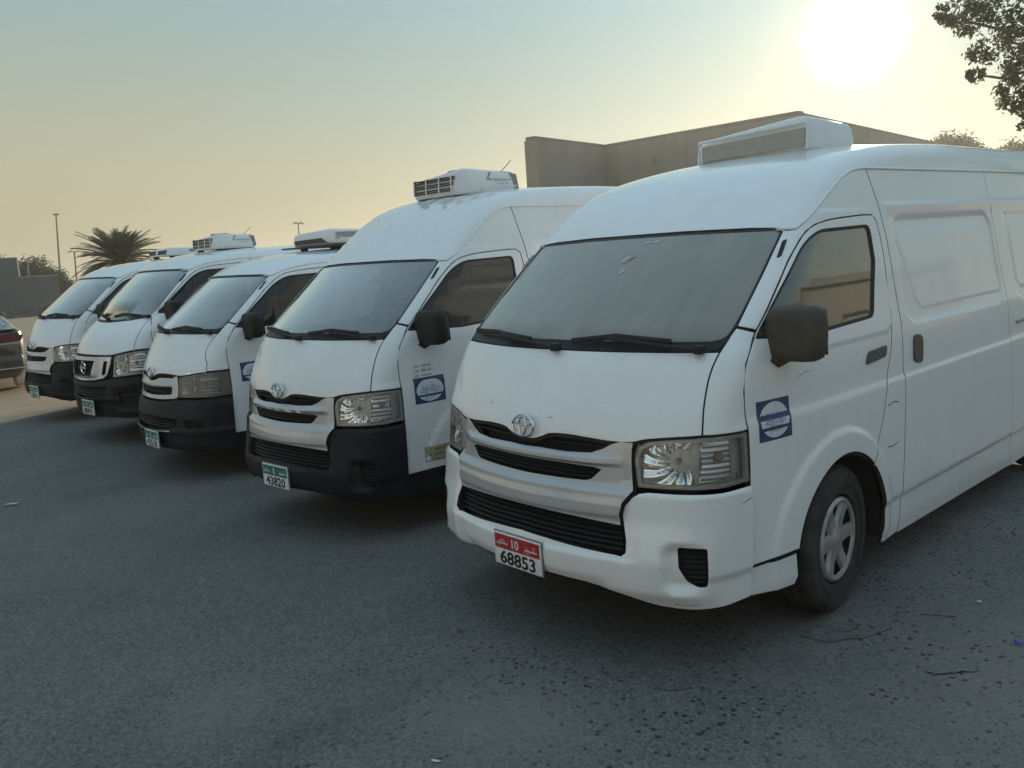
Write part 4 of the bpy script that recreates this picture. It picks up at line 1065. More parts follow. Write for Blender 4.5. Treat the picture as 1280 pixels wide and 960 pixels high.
def nose_urvan(v):
    BL = MT['black']; G = MT['mesh_black']
    bk = dens([(-.62, .40), (.62, .40), (.62, 1.0), (-.62, 1.0)], .05, closed=True)
    v.panel('grille_backing', [bk], 'C', .05, [MT['brake_dark'], BL], off=-.05, rim=False)
    half = [(0, .06, .935), (.30, .09, .934), (.50, .14, .932), (.55, .16, .934), (.54, .14, .85), (.50, .1, .74), (.44, .08, .705), (.30, .05, .685), (0, .02, .676)]
    u = dens(C3(half), .025); loop = np.concatenate([u, (u * [-1, 1])[::-1][1:-1]])
    c = dens(fillet(C3([(-.30, .1, .895), (.30, .1, .895), (.235, .05, .722), (-.235, .05, .722)]), .02), .02, closed=True)
    c2 = dens(fillet(C3([(.43, .12, .885), (.49, .13, .885), (.465, .1, .745), (.40, .09, .735)]), .012), .02, closed=True)
    def sd(P):
        z = P[..., 2]; ax = np.abs(P[..., 0]); return .02 * sstep(.70, .74, z) * sstep(.93, .90, z) * sstep(.36, .30, ax) + .012 * sstep(.36, .30, ax) + .010
    v.panel('grille', [loop, c, c2, (c2 * [-1, 1])[::-1]], 'C', .014, [v.S, BL], disp=sd, depth=.03, under=.006, hole_under=0)
    # honeycomb behind the badge: crossing bars
    for i in range(9):
        x = -.26 + i * .065
        strip(v, 'grille_bar', C3([(x - .05, .06, .72), (x + .05, .06, .895)]), 'C', -.012, .006, G); strip(v, 'grille_bar', C3([(x + .05, .06, .72), (x - .05, .06, .895)]), 'C', -.012, .006, G)
    outer = [(0, .02, .290), (.36, .05, .288), (.60, .15, .280), (.77, .23, .278), (.86, .33, .283), (.89, .46, .292), (.895, .470, .33), (.898, .478, .60), (.899, .480, .725), (.86, .335, .722), (.78, .245, .716), (.62, .17, .705), (.52, .13, .70), (.44, .1, .690), (.30, .06, .668), (0, .04, .660)]
    u = dens(C3(outer), .03); loop = np.concatenate([u, (u * [-1, 1])[::-1][1:-1]])
    lg = C3([(0, .02, .615), (.30, .05, .618), (.48, .1, .622), (.50, .1, .60), (.44, .1, .520), (.3, .05, .500), (0, .02, .495)]); lg = np.concatenate([dens(lg, .025), (dens(lg, .025) * [-1, 1])[::-1][1:-1]])
    fg = dens(fillet(C3([(.62, .14, .56), (.83, .27, .57), (.81, .25, .40), (.66, .16, .40)]), .03), .02, closed=True)
    def bd(P):
        z = P[..., 2]; uu = np.abs(np.arctan2(P[..., 0], .95 - P[..., 1]) * .95)
        return .016 * sstep(.72, .66, z) - .02 * sstep(.03, -.03, rbox(uu, z, fg[:, 0].min() - .03, fg[:, 0].max() + .03, .37, .60, .06)) + .012 * np.exp(-((z - .48) / .015)**2)
    v.bd = bd
    v.panel('bumper', [loop, lg, fg, (fg * [-1, 1])[::-1]], 'C', .016, [v.B, BL], disp=bd, depth=.03, under=.004, hole_under=0)
    fp = v.panel('fog_lamp_cover', [inset(fg if area2(fg) > 0 else fg[::-1], -.004)], 'C', .03, [MT['brake_dark'], BL], (1, -1), off=-.035, rim=False)
    strip(v, 'slat', C3([(.65, .15, .52), (.81, .25, .525)]), 'C', -.02, .012, G, .7, (1, -1))
    for z in (.520, .545, .570, .595): strip(v, 'slat', C3([(-.47, .1, z), (-.3, .04, z), (0, .02, z), (.3, .04, z), (.47, .1, z)]), 'C', -.01, .009, G, .65)
    hl = [(.56, .15, .715), (.66, .185, .722), (.77, .235, .730), (.86, .335, .738), (.898, .476, .742), (.894, .472, .985), (.87, .37, .980), (.805, .291, .972), (.70, .232, .958), (.60, .19, .942), (.572, .18, .93), (.565, .17, .85)]
    headlight(v, hl, [([(.585, .16, .735), (.74, .22, .745), (.74, .24, .945), (.66, .21, .935), (.59, .18, .92)], ((.66, .19), .83), 'bowl'), ([(.76, .24, .755), (.868, .39, .765), (.866, .39, .965), (.76, .25, .95)], ((.82, .30), .86), 'side')], 1)
    emblem(v.root, (0, .035, .81), 'ring', 1.15, .02)
# ---------------------------------------------------------------- roof refrigeration units
def shell(x0, x1, y0, y1, z0, z1, ch=.10, slope=.10, lean=.05, nr=.028):
    """chamfered plan, leaning front, roof falling to the left end; built from stacked plan rings"""
    plan = fillet([(x0, y0 + ch*.9), (x0 + ch*.8, y0), (x1 - ch*.45, y0), (x1, y0 + ch*.7), (x1, y1), (x0, y1)], [.03, .04, .05, .05, .04, .04], 4)
    if area2(plan) < 0: plan = plan[::-1]
    h = z1 - z0; V = []; n = len(plan)
    lev = [(0, .012), (.08, 0), (.35, -.006), (.72, 0), (.90, .014), (1.0, .045)]
    for t, d in lev:
        p = inset(plan, d + lean * h * t)
        for x, y in p:
            drop = slope * h * max(0, (x1 - x) / (x1 - x0) - .35) * t + .25 * h * t * max(0, (y - y0) / (y1 - y0) - .55)
            V.append((x, y, z0 + h*t - drop))
    F = [(i*n+k, i*n+(k+1) % n, (i+1)*n+(k+1) % n, (i+1)*n+k) for i in range(len(lev)-1) for k in range(n)]
    F += [tuple(range(n))[::-1], tuple((len(lev)-1)*n + k for k in range(n))]
    return V, F
def ac_unit(v, kind, y0, x0, x1, z0, z1, depth):
    root = v.root; w = x1 - x0; h = z1 - z0; y1 = y0 + depth
    A = MT['ac_white']; D = MT['ac_dark']
    X = lambda t: x0 + w * t
    Z = lambda t: z0 + h * t
    Y = lambda t: y0 + depth * t
    lean = .05
    u = solid('refrigeration_unit', shell(x0, x1, y0, y1, z0, z1, .10, .5 if kind in ('louvre', 'recess') else .25, lean), A, root, sharp=26)
    def front(name, pts, mat, t=.006, dz=0):    # plate on the leaning front face, pts in (x, z) fractions
        P = [(X(a), Z(b)) for a, b in pts]
        V = [(x, y0 + lean*(z-z0) - t, z) for x, z in P] + [(x, y0 + lean*(z-z0) + .012, z) for x, z in P]; n = len(P)
        return solid(name, (V, [tuple(range(n)), tuple(range(n, 2*n))] + [(i, i+n, (i+1) % n + n, (i+1) % n) for i in range(n)]), mat, u)
    def side(name, pts, mat, t=.005):           # plate on the right-hand side, pts in (y, z) fractions
        P = [(Y(a), Z(b)) for a, b in pts]
        V = [(x1 - lean*(z-z0) + t, y, z) for y, z in P] + [(x1 - lean*(z-z0) - .012, y, z) for y, z in P]; n = len(P)
        return solid(name, (V, [tuple(range(n)), tuple(range(n, 2*n))] + [(i, i+n, (i+1) % n + n, (i+1) % n) for i in range(n)]), mat, u)
    def side_text(s, cy, cz, ww, hh):
        V, F = fit_text(s, ww, hh); mesh_obj('unit_lettering', *place_text(V, F, (x1 - lean*h*cz + .004, Y(cy), Z(cz)), (0, 1, 0), (0, 0, 1), (1, 0, 0), .002), MT['grey_trim'], u, smooth=False)
    if kind == 'louvre':
        for k in range(3):
            b = .16 + .215 * k
            for j in range(2):
                c = b + .085 * j
                front('vent_slot', [(.13, c), (.80 + .02*k, c + .005), (.81 + .02*k, c + .058), (.13, c + .052)], D, .014)
        for t in (.13, .35, .58, .79): front('vent_divider', [(t, .14), (t + .018, .14), (t + .018, .76), (t, .74)], A, .017)
        cap = solid('fan_cap', lathe([(-.02, .12), (.0, .12), (.018, .10), (.022, .0001)], 24, 'z'), D, u); cap.location = (X(.55), Y(.42), Z(1.0) - .006)
        side('end_trim', [(.90, .12), (.99, .12), (.955, .80), (.86, .84)], MT['grey_trim'])
        side('side_crease', [(.28, .12), (.30, .12), (.50, .86), (.48, .86)], MT['grey_trim'], .0025)
        if h > .167:
            side_text('R REFRIGER', .62, .56, .20, .018); side_text('kool air', .70, .42, .13, .013)
            for a, b in ((.24, .36), (.44, .56), (.82, .56)): side('fixing', [(a, b), (a + .02, b), (a + .02, b + .05), (a, b + .05)], D, .004)
            solid('antenna', tube_mesh([(x1 - .03, Y(.72), Z(.9)), (x1 - .03, Y(.92), Z(1.38))], .003, 5), MT['black_plastic'], u)
    elif kind == 'scoop':
        front('air_intake', [(.16, .10), (.93, .10), (.80, .44), (.13, .40)], D, .006)
        fr = [(.10, .22), (.72, .24), (.70, .80), (.10, .80)]
        side('mesh_panel', fr, MT['ac_mesh'])
        P = [(x1 - lean*h*b + .006, Y(a), Z(b)) for a, b in fr]; solid('panel_frame', tube_mesh(P, .008, 6, True, 1, (1, 0, 0)), A, u)
        side('end_vent', [(.80, .3), (.95, .3), (.92, .80), (.78, .80)], MT['grey_trim'])
        solid('mounting_plate', box_mesh(x0 - .10, x1 + .02, y0 - .05, y1, z0 - .022, z0 - .006), D, root)
    elif kind == 'twin':
        for a, b in ((.10, .40), (.50, .88)): front('air_intake', [(a, .2), (b, .2), (b + .03, .70), (a + .03, .66)], D, .006)
        side('end_vent', [(.55, .3), (.8, .3), (.78, .7), (.55, .7)], MT['grey_trim'])
    else:
        front('air_intake', [(.14, .06), (.98, .12), (.98, .62), (.14, .52)], MT['ac_beige'], .016)
        P = [(X(a), y0 + lean*h*b - .014, Z(b)) for a, b in ((.11, .0), (.11, .66), (1.0, .78), (1.0, .04))]; solid('panel_frame', tube_mesh(P, .009, 6, False, 1, (0, 1, 0)), A, u)
    for a, b in ((.14, .16), (.86, .16), (.92, .62), (.92, .9), (.14, .85)):
        g = float(v.sh.G(Y(b))) - .062 * (X(a)/v.ws)**2 - .02
        solid('mounting_foot', box_mesh(X(a) - .03, X(a) + .03, Y(b) - .03, Y(b) + .03, min(g, z0 - .005), z0 + .02, .004), MT['black_plastic'], u)
    return u
# ---------------------------------------------------------------- ground
def asphalt():
    m = N('dusty_asphalt'); o = m.co()
    n1 = m.noise(o, .55, 6, .6); n2 = m.noise(o, 3.0, 6, .62); n3 = m.noise(o, 42, 4, .7); n4 = m.noise(o, 160, 2, .6)
    sx = m.n('ShaderNodeSeparateXYZ', {0: o})
    # stones torn out of the surface leave small dark pits, in patches
    wob = m.n('ShaderNodeVectorMath', {0: o, 1: m.n('ShaderNodeVectorMath', {0: m.n('ShaderNodeTexNoise', {'Vector': o, 'Scale': 30, 'Detail': 2}).outputs['Color'], 'Scale': .012}, operation='SCALE').outputs[0]}, operation='ADD').outputs[0]
    def pits(scale, lo, dens, seed):
        v = m.n('ShaderNodeTexVoronoi', {'Vector': wob, 'Scale': scale, 'Randomness': 1}, feature='F1')
        pick = m.ramp(m.n('ShaderNodeSeparateColor', {0: v.outputs['Color']}).outputs[seed], ((dens - .02, 1.0), (dens, 0.0)))
        return m.math('MULTIPLY', m.ramp(v.outputs['Distance'], ((lo * .7, 1.0), (lo, 0.0))), pick)
    patch = m.math('MULTIPLY', m.ramp(m.noise(o, 1.5, 5, .65), ((.42, .12), (.56, 1.0))), m.math('ADD', m.math('MULTIPLY', sx.outputs[0], .45), .85, True))
    p = m.math('MAXIMUM', m.math('MULTIPLY', pits(29, .31, .46, 0), patch), m.math('MULTIPLY', pits(66, .35, .44, 1), m.ramp(n2, ((.38, .10), (.62, .75)))))
    p = m.math('MAXIMUM', p, m.math('MULTIPLY', pits(16, .19, .10, 2), patch))
    fine = m.ramp(n3, ((.35, 0.0), (.65, 1.0)))
    base = m.mix(m.ramp(n1, ((.30, 0.0), (.70, 1.0))), (.108, .112, .106), (.182, .178, .164))
    base = m.mix(m.math('MULTIPLY', fine, .55), base, (.070, .074, .070))
    # stones of the asphalt showing as paler and darker grains
    gr = m.n('ShaderNodeTexVoronoi', {'Vector': o, 'Scale': 95, 'Randomness': 1}, feature='F1')
    gc = m.n('ShaderNodeSeparateColor', {0: gr.outputs['Color']}).outputs[0]
    base = m.mix(m.math('MULTIPLY', m.ramp(gc, ((.72, 0.0), (.85, 1.0))), .30), base, (.28, .28, .26))
    base = m.mix(m.math('MULTIPLY', m.ramp(gc, ((.12, 1.0), (.22, 0.0))), .45), base, (.040, .044, .045))
    # old oil drips and rubber, darker, with soft edges; running mostly away from the vans
    oil = m.math('MULTIPLY', m.ramp(m.noise(m.mapv(o, (1.6, .55, 1), (0, 0, .35)), .8, 5, .55), ((.56, 0.0), (.70, 1.0))), m.ramp(n2, ((.3, .4), (.6, 1.0))))
    base = m.mix(m.math('MULTIPLY', oil, .55), base, (.052, .056, .058))
    # hairline cracks
    ck = m.n('ShaderNodeTexVoronoi', {'Vector': m.n('ShaderNodeVectorMath', {0: o, 1: m.n('ShaderNodeVectorMath', {0: m.n('ShaderNodeTexNoise', {'Vector': o, 'Scale': 2.2, 'Detail': 5}).outputs['Color'], 'Scale': .55}, operation='SCALE').outputs[0]}, operation='ADD').outputs[0], 'Scale': .42}, feature='DISTANCE_TO_EDGE').outputs['Distance']
    crack = m.math('MULTIPLY', m.ramp(ck, ((.0, 1.0), (.006, 0.0))), m.ramp(n1, ((.45, 0.0), (.55, .8))))
    base = m.mix(m.math('MULTIPLY', crack, .25), base, (.05, .053, .052))
    # pale dust lying in sheets, more of it near the parked vans and along wheel paths
    dustf = m.ramp(m.noise(m.mapv(o, (1, 1.6, 1), (0, 0, .6)), .9, 7, .62), ((.47, 0.0), (.66, 1.0)))
    near = m.ramp(m.math('ADD', sx.outputs[0], m.math('MULTIPLY', sx.outputs[1], -.1)), ((.0, 0.0), (1.0, 1.0)))
    near = m.math('MULTIPLY', m.math('ADD', sx.outputs[0], .6), .5, True)
    d = m.math('MULTIPLY', dustf, m.math('ADD', .18, m.math('MULTIPLY', near, .75)), True)
    # a sheet of drifted dust with a tyre print across it
    def blob(cx, cy, rx, ry):
        a_ = m.math('DIVIDE', m.math('SUBTRACT', m.math('ADD', sx.outputs[0], m.math('MULTIPLY', n2, .35)), cx + .17), rx); b_ = m.math('DIVIDE', m.math('SUBTRACT', m.math('ADD', sx.outputs[1], m.math('MULTIPLY', n1, .3)), cy + .15), ry)
        return m.math('EXPONENT', m.math('MULTIPLY', m.math('ADD', m.math('MULTIPLY', a_, a_), m.math('MULTIPLY', b_, b_)), -1.0))
    d = m.math('MAXIMUM', d, m.math('MULTIPLY', m.math('MAXIMUM', blob(.42, -.52, .38, .30), m.math('MAXIMUM', blob(1.75, .95, .55, .9), m.math('MULTIPLY', blob(-.55, -1.25, .25, .25), .7))), .95))
    d = m.math('MULTIPLY', d, m.ramp(n2, ((.25, .5), (.7, 1.0))))
    p = m.math('MULTIPLY', p, m.math('SUBTRACT', 1.0, m.math('MULTIPLY', blob(.42, -.52, .30, .22), .8)))
    def strip_(x0, y0, ang, hw, L_):
        ca, sa = math.cos(ang), math.sin(ang)
        dx_ = m.math('SUBTRACT', sx.outputs[0], x0); dy_ = m.math('SUBTRACT', sx.outputs[1], y0)
        al = m.math('ADD', m.math('MULTIPLY', dx_, ca), m.math('MULTIPLY', dy_, sa)); ac = m.math('ABSOLUTE', m.math('SUBTRACT', m.math('MULTIPLY', dy_, ca), m.math('MULTIPLY', dx_, sa)))
        inn = m.math('MULTIPLY', m.ramp(ac, ((hw, 1.0), (hw + .02, 0.0))), m.math('MULTIPLY', m.math('GREATER_THAN', al, 0.0), m.math('LESS_THAN', al, L_)))
        blk = m.math('GREATER_THAN', m.math('SINE', m.math('ADD', m.math('MULTIPLY', al, 210.0), m.math('MULTIPLY', ac, 70.0))), .1)
        return m.math('MULTIPLY', inn, m.math('ADD', m.math('MULTIPLY', blk, .65), .2))
    trk = m.math('MAXIMUM', strip_(-.05, -.36, -.38, .055, .95), strip_(.15, -1.0, .75, .05, .75))
    trk = m.math('MULTIPLY', trk, m.ramp(n2, ((.35, .25), (.6, 1.0))))
    d = m.math('MULTIPLY', d, m.math('SUBTRACT', 1.0, m.math('MULTIPLY', trk, .55)))
    c = m.mix(d, base, (.215, .192, .168))
    c = m.mix(m.math('MULTIPLY', p, .85), c, (.016, .018, .020))
    # tyre prints pressed in the dust
    w = m.n('ShaderNodeTexWave', {'Vector': m.mapv(o, (1, 1, 1), (0, 0, .52)), 'Scale': 9.0, 'Distortion': 1.2, 'Detail': 2, 'Detail Scale': 2}, wave_type='BANDS').outputs['Fac']
    # far away: sand over the asphalt edge
    edge = m.math('ADD', m.math('ADD', sx.outputs[0], 9.7), m.math('MULTIPLY', m.math('SUBTRACT', m.noise(o, .7, 5, .6), .5), 2.2))
    sand = m.ramp(m.math('MULTIPLY', edge, -.7, True), ((0.0, 0.0), (.6, 1.0)))
    sc = m.mix(m.ramp(n2, ((.3, 0.0), (.7, 1.0))), (.24, .18, .12), (.34, .26, .17)); sc = m.mix(m.math('MULTIPLY', fine, .25), sc, (.16, .12, .09))
    c = m.mix(sand, c, sc)
    hgt = m.math('ADD', m.math('MULTIPLY', n3, .5), m.math('MULTIPLY', n4, .35)); hgt = m.math('SUBTRACT', hgt, m.math('MULTIPLY', p, 1.6))
    hgt = m.math('ADD', hgt, m.math('MULTIPLY', w, m.math('MULTIPLY', d, .5)))
    b = m.bump(hgt, .75, .006)
    return m.done(m.pbr(c, m.math('SUBTRACT', .86, m.math('MULTIPLY', n2, .12)), 0, b, **{'Specular IOR Level': .35}))
def ground_z(x, y):
    z = np.interp(x, [-60, -11, -9.5, -7.1, -5.2, -2.5, 0, 3, 60], [0, -.02, -.010, .022, -.086, -.0436, 0, 0, 0])
    return z
gx = np.concatenate([np.linspace(-360, -20, 12), np.linspace(-16, -12, 3), np.arange(-11.5, 3.1, .35), np.linspace(4, 12, 5), np.linspace(40, 360, 6)])
gy = np.concatenate([np.linspace(-360, -20, 8), np.linspace(-12, 14, 27), np.linspace(20, 360, 12)])
# smooth rise and fall of the lot under the row of vans
def gz_s(x): return float(np.mean([ground_z(x + d, 0) for d in (-.5, -.25, 0, .25, .5)]))
V = [(x, y, gz_s(x)) for y in gy for x in gx]; nx = len(gx)
F = [(j*nx+i, j*nx+i+1, (j+1)*nx+i+1, (j+1)*nx+i) for j in range(len(gy)-1) for i in range(nx-1)]
g = mesh_obj('ground', V, F, asphalt()); g['kind'] = 'structure'
# ---------------------------------------------------------------- surroundings
def plaster(name, c, var=.12, streak=.3):
    m = N(name); o = m.co(); n = m.noise(o, .9, 6, .6); st = m.noise(m.mapv(o, (3, 3, .25)), 1.0, 5, .6)
    col = m.mix(m.ramp(n, ((.3, 0.0), (.7, 1.0))), tuple(v*(1-var) for v in c), tuple(v*(1+var) for v in c))
    col = m.mix(m.math('MULTIPLY', m.ramp(st, ((.5, 0.0), (.75, 1.0))), streak), col, tuple(v*.55 for v in c))
    return m.done(m.pbr(col, .9, 0, m.bump(m.noise(o, 14, 5), .3, .02)))
MT['wall_beige'] = plaster('wall_render_beige', (.33, .285, .24), .10, .3); MT['wall_grey'] = plaster('wall_block_grey', (.115, .125, .13)); MT['wall_pale'] = plaster('wall_pale_render', (.50, .48, .44), .08, .15)
MT['wall_far'] = plaster('coping_concrete', (.26, .24, .21)); MT['window_dark'] = simple('window_pane_dark', (.03, .035, .04), .15)
def wall_run(name, pts, h, th, mat, label, cat, coping=True, closed=False, hs=None):
    """a wall standing along a plan polyline; each straight length is a part of its own"""
    t = thing(name, label, cat, (pts[0][0], pts[0][1], 0))
    ox, oy = pts[0]
    for i in range(len(pts) - 1):
        (ax, ay), (bx, by) = pts[i], pts[i+1]; L = math.hypot(bx-ax, by-ay); nx_, ny_ = -(by-ay)/L*th, (bx-ax)/L*th
        if name == 'boundary_building' and i == 1: bx += (bx-ax)/L*.46; by += (by-ay)/L*.46
        h0 = hs[i] if hs else h; h1 = hs[i+1] if hs else h
        V = [(ax-ox, ay-oy, -.3), (bx-ox, by-oy, -.3), (bx-ox+nx_, by-oy+ny_, -.3), (ax-ox+nx_, ay-oy+ny_, -.3), (ax-ox, ay-oy, h0), (bx-ox, by-oy, h1), (bx-ox+nx_, by-oy+ny_, h1), (ax-ox+nx_, ay-oy+ny_, h0)]
        solid('wall_length', (V, [(0,3,2,1),(4,5,6,7),(0,1,5,4),(1,2,6,5),(2,3,7,6),(3,0,4,7)]), mat, t, smooth=False)
        if coping:
            e = .05; V2 = [(x - math.copysign(e, nx_) * (0 if k in (2, 3) else 1) * 0, y, z + dz) for k, (x, y, z) in enumerate(V[4:]) for dz in (.002,)]
            ex_, ey_ = nx_/th*e, ny_/th*e
            Vc = [(ax-ox-ex_, ay-oy-ey_, h0+.002), (bx-ox-ex_, by-oy-ey_, h1+.002), (bx-ox+nx_+ex_, by-oy+ny_+ey_, h1+.002), (ax-ox+nx_+ex_, ay-oy+ny_+ey_, h0+.002)]
            solid('coping', (Vc + [(x, y, z+.10) for x, y, z in Vc], [(0,3,2,1),(4,5,6,7),(0,1,5,4),(1,2,6,5),(2,3,7,6),(3,0,4,7)]), MT['wall_far'], t, smooth=False)
    return t
# long boundary building behind the vans
wall_run('boundary_building', [(-14.48, 13.94), (-15.38, 18.11), (-9.16, 18.40), (-11.52, 34.03), (-30, 60)], 4.68, -.4, MT['wall_beige'], 'beige windowless building with stepped parapet rising behind the nearest two vans', 'building')
# grey block walls far left
wall_run('block_wall', [(-53.2, 6.2), (-52.0, 9.35)], 3.30, .4, MT['wall_grey'], 'taller grey block wall at the left edge behind the dirt heap', 'wall', coping=False)
wall_run('block_wall', [(-51.85, 9.30), (-52.6, 11.5)], 2.12, .35, MT['wall_grey'], 'lower grey block wall running right from the taller one', 'wall', coping=True)
# buildings across the yard behind the camera, in full sun, and a block to the right
def house(name, label, x0, x1, y0, y1, h, mat, win_face, n):
    t = thing(name, label, 'building', ((x0+x1)/2, (y0+y1)/2, 0)); cx, cy = (x0+x1)/2, (y0+y1)/2
    solid('wall', box_mesh(x0-cx, x1-cx, y0-cy, y1-cy, -.3, h), mat, t, smooth=False)
    solid('roof', box_mesh(x0-cx-.15, x1-cx+.15, y0-cy-.15, y1-cy+.15, h+.002, h+.35), MT['wall_far'], t, smooth=False)
    for i in range(n):
        u = (i + .5) / n
        for z in np.arange(1.0, h - 1.5, 2.9):
            if win_face == 'y': a = x0-cx + (x1-x0)*u; solid('window', box_mesh(a-.6, a+.6, y1-cy-.05, y1-cy+.02, z, z+1.3), MT['window_dark'], t, smooth=False)
            else: a = y0-cy + (y1-y0)*u; solid('window', box_mesh(x0-cx-.02, x0-cx+.05, a-.6, a+.6, z, z+1.3), MT['window_dark'], t, smooth=False)
    return t
house('workshop_building', 'long cream workshop block across the yard facing the fronts of the vans', -40, -9, -22, -15, 5.4, MT['wall_pale'], 'y', 7)
house('workshop_building', 'tall cream flats beside the workshop facing the fronts of the vans', -7, 22, -26, -16.5, 8.4, MT['wall_pale'], 'y', 6)
house('storage_building', 'low beige store facing the open side of the nearest van', 12.5, 18, -14, 34, 3.9, MT['wall_beige'], 'x', 0)
# ---------------------------------------------------------------- dirt heap, lamps, masts
def rubble():
    random.seed(5); V = []; F = []
    nx_, ny_ = 70, 22
    for j in range(ny_):
        for i in range(nx_):
            u, w = i/(nx_-1), j/(ny_-1)
            x = -50.5 + 2.2*w - 1.0*u; y = 3.0 + 13.0*u
            e = math.sin(math.pi*w)**.8 * min(1, u*6, (1-u)*6)
            h = e * (.22 + .10*math.sin(u*19) * math.sin(u*7+1) + .30*random.random())
            V.append((x, y, max(-.05, h) - .02))
    F = [(j*nx_+i, j*nx_+i+1, (j+1)*nx_+i+1, (j+1)*nx_+i) for j in range(ny_-1) for i in range(nx_-1)]
    o = mesh_obj('dirt_heap', V, F, simple('dirt_dark', (.075, .055, .05), .95, var=.5, scale=1.5), smooth=False); o['kind'] = 'stuff'
    return o
rubble()
MT['steel'] = simple('galvanised_steel', (.16, .155, .15), .5, .3)
def pole(name, label, cat, base, top, r0, r1, arms, group=None):
    t = thing(name, label, cat, base, 0, group)
    d = np.array(top) - np.array(base)
    solid('pole', tube_mesh([(0, 0, -.3), tuple(d * .5), tuple(d)], [r0, (r0+r1)/2, r1], 10), MT['steel'], t)
    solid('base_plate', box_mesh(-r0*2, r0*2, -r0*2, r0*2, -.3, .05), MT['steel'], t)
    right = np.array([.67, .74, -.07])
    for a in arms:
        p = d + right * a[0]
        if a[1]: solid('arm', tube_mesh([tuple(d), tuple(d + right*a[0]*.5 + [0, 0, .12]), tuple(p)], .05, 6), MT['steel'], t)
        solid('lamp_head', merge(([tuple(np.array(q) * [.45, .45, .12] * a[2] + p) for q in BALL[0]], BALL[1])), MT['steel'], t)
    return t
pole('light_mast', 'tall thin floodlight mast left of the palm with small round head', 'light mast', (-96.5, 22.6, 0), (-97.59, 23.53, 8.88), .13, .08, [(0, False, .8)])
pole('street_lamp', 'short street lamp with one arm between mast and palm', 'street lamp', (-84.6, 21.0, 0), (-85.02, 21.38, 4.46), .09, .07, [(1.1, True, .7), (-.5, True, .4)], 'distant street lamps')
pole('street_lamp', 'faint street lamp standing in front of the green bush', 'street lamp', (-62.0, 11.9, 0), (-62.3, 12.2, 3.45), .06, .05, [(.7, True, .4)], 'distant street lamps')
pole('antenna_mast', 'thin mast with small cross-piece showing above the third roof unit', 'mast', (-52.4, 27.2, 0), (-52.54, 27.5, 4.67), .045, .04, [(.35, True, .2), (-.35, True, .2)])
# ---------------------------------------------------------------- foliage
def leaf_mat(name, c, tr=.35):
    m = N(name); o = m.co(); n = m.noise(o, 2.5, 3)
    col = m.mix(m.ramp(n, ((.3, 0.0), (.7, 1.0))), tuple(v*.7 for v in c), tuple(v*1.35 for v in c))
    a = m.pbr(col, .6); b = m.n('ShaderNodeBsdfTranslucent', {'Color': col}).outputs[0]
    return m.done(m.n('ShaderNodeMixShader', {0: tr, 1: a, 2: b}).outputs[0])
MT['leaf'] = leaf_mat('tree_leaf', (.075, .085, .04)); MT['leaf_far'] = leaf_mat('bush_leaf', (.04, .055, .028)); MT['bark'] = simple('bark', (.10, .08, .06), .9, var=.3); MT['frond'] = leaf_mat('palm_frond', (.075, .085, .05), .2)
def leaf_cloud(blobs, n, size, rnd, clump=None):
    """leaf quads in clumps: blobs = (x, y, z, rx, ry, rz, weight)"""
    V = []; F = []
    W = [b[6] for b in blobs]; cl = []
    for _ in range(clump or max(12, n // 26)):
        b = rnd.choices(blobs, W)[0]
        while True:
            q = [rnd.uniform(-1, 1) for _ in range(3)]; r = math.sqrt(sum(a*a for a in q))
            if .25 < r <= 1: break
        cl.append((b[0] + q[0]*b[3], b[1] + q[1]*b[4], b[2] + q[2]*b[5], (b[3]+b[4]+b[5]) / 3))
    for _ in range(n):
        c = rnd.choice(cl); s = c[3] * .17
        p = Vector((c[0] + rnd.gauss(0, s), c[1] + rnd.gauss(0, s), c[2] + rnd.gauss(0, s)))
        a = Vector((rnd.gauss(0, 1), rnd.gauss(0, 1), rnd.gauss(0, 1))).normalized(); b = a.orthogonal().normalized(); b.rotate(Matrix.Rotation(rnd.uniform(0, 6.28), 3, a)); c2 = a.cross(b)
        L = size * rnd.uniform(.6, 1.3); w = L * rnd.uniform(.30, .5)
        k = len(V); V += [tuple(p - b*L*.5), tuple(p + c2*w*.5), tuple(p + b*L*.5), tuple(p - c2*w*.5)]; F.append((k, k+1, k+2, k+3))
    return V, F, cl
def tree(name, label, cat, base, height, blobs, n, size, leaf, seed, limbs=7, trunk_r=.18, group=None, twigs=40):
    rnd = random.Random(seed); t = thing(name, label, cat, base, 0, group)
    V, F, cl = leaf_cloud(blobs, n, size, rnd); mesh_obj('crown', V, F, MT[leaf], t, smooth=False)
    cx = sum(b[0]*b[6] for b in blobs) / sum(b[6] for b in blobs); cy = sum(b[1]*b[6] for b in blobs) / sum(b[6] for b in blobs); cz = sum(b[2]*b[6] for b in blobs) / sum(b[6] for b in blobs)
    fork = (cx*.25, cy*.25, height * .45)
    parts = [tube_mesh([(0, 0, -.2), (fork[0]*.3, fork[1]*.4, fork[2]*.5), fork], [trunk_r, trunk_r*.8, trunk_r*.62], 10)]
    for i in range(limbs):
        c = cl[rnd.randrange(len(cl))]; mid = [(fork[k] + c[k]) / 2 + rnd.uniform(-.3, .3) for k in range(3)]
        parts.append(tube_mesh([fork, tuple(mid), c[:3]], [trunk_r*.5, trunk_r*.25, trunk_r*.06], 6))
        for _ in range(twigs // limbs):
            e = cl[rnd.randrange(len(cl))]
            if math.dist(e[:3], mid) < 1.8: parts.append(tube_mesh([tuple(mid), tuple((mid[k] + e[k])/2 + rnd.uniform(-.08, .08) for k in range(3)), e[:3]], [trunk_r*.12, trunk_r*.08, trunk_r*.03], 5))
    solid('trunk', merge(*parts), MT['bark'], t)
    return t
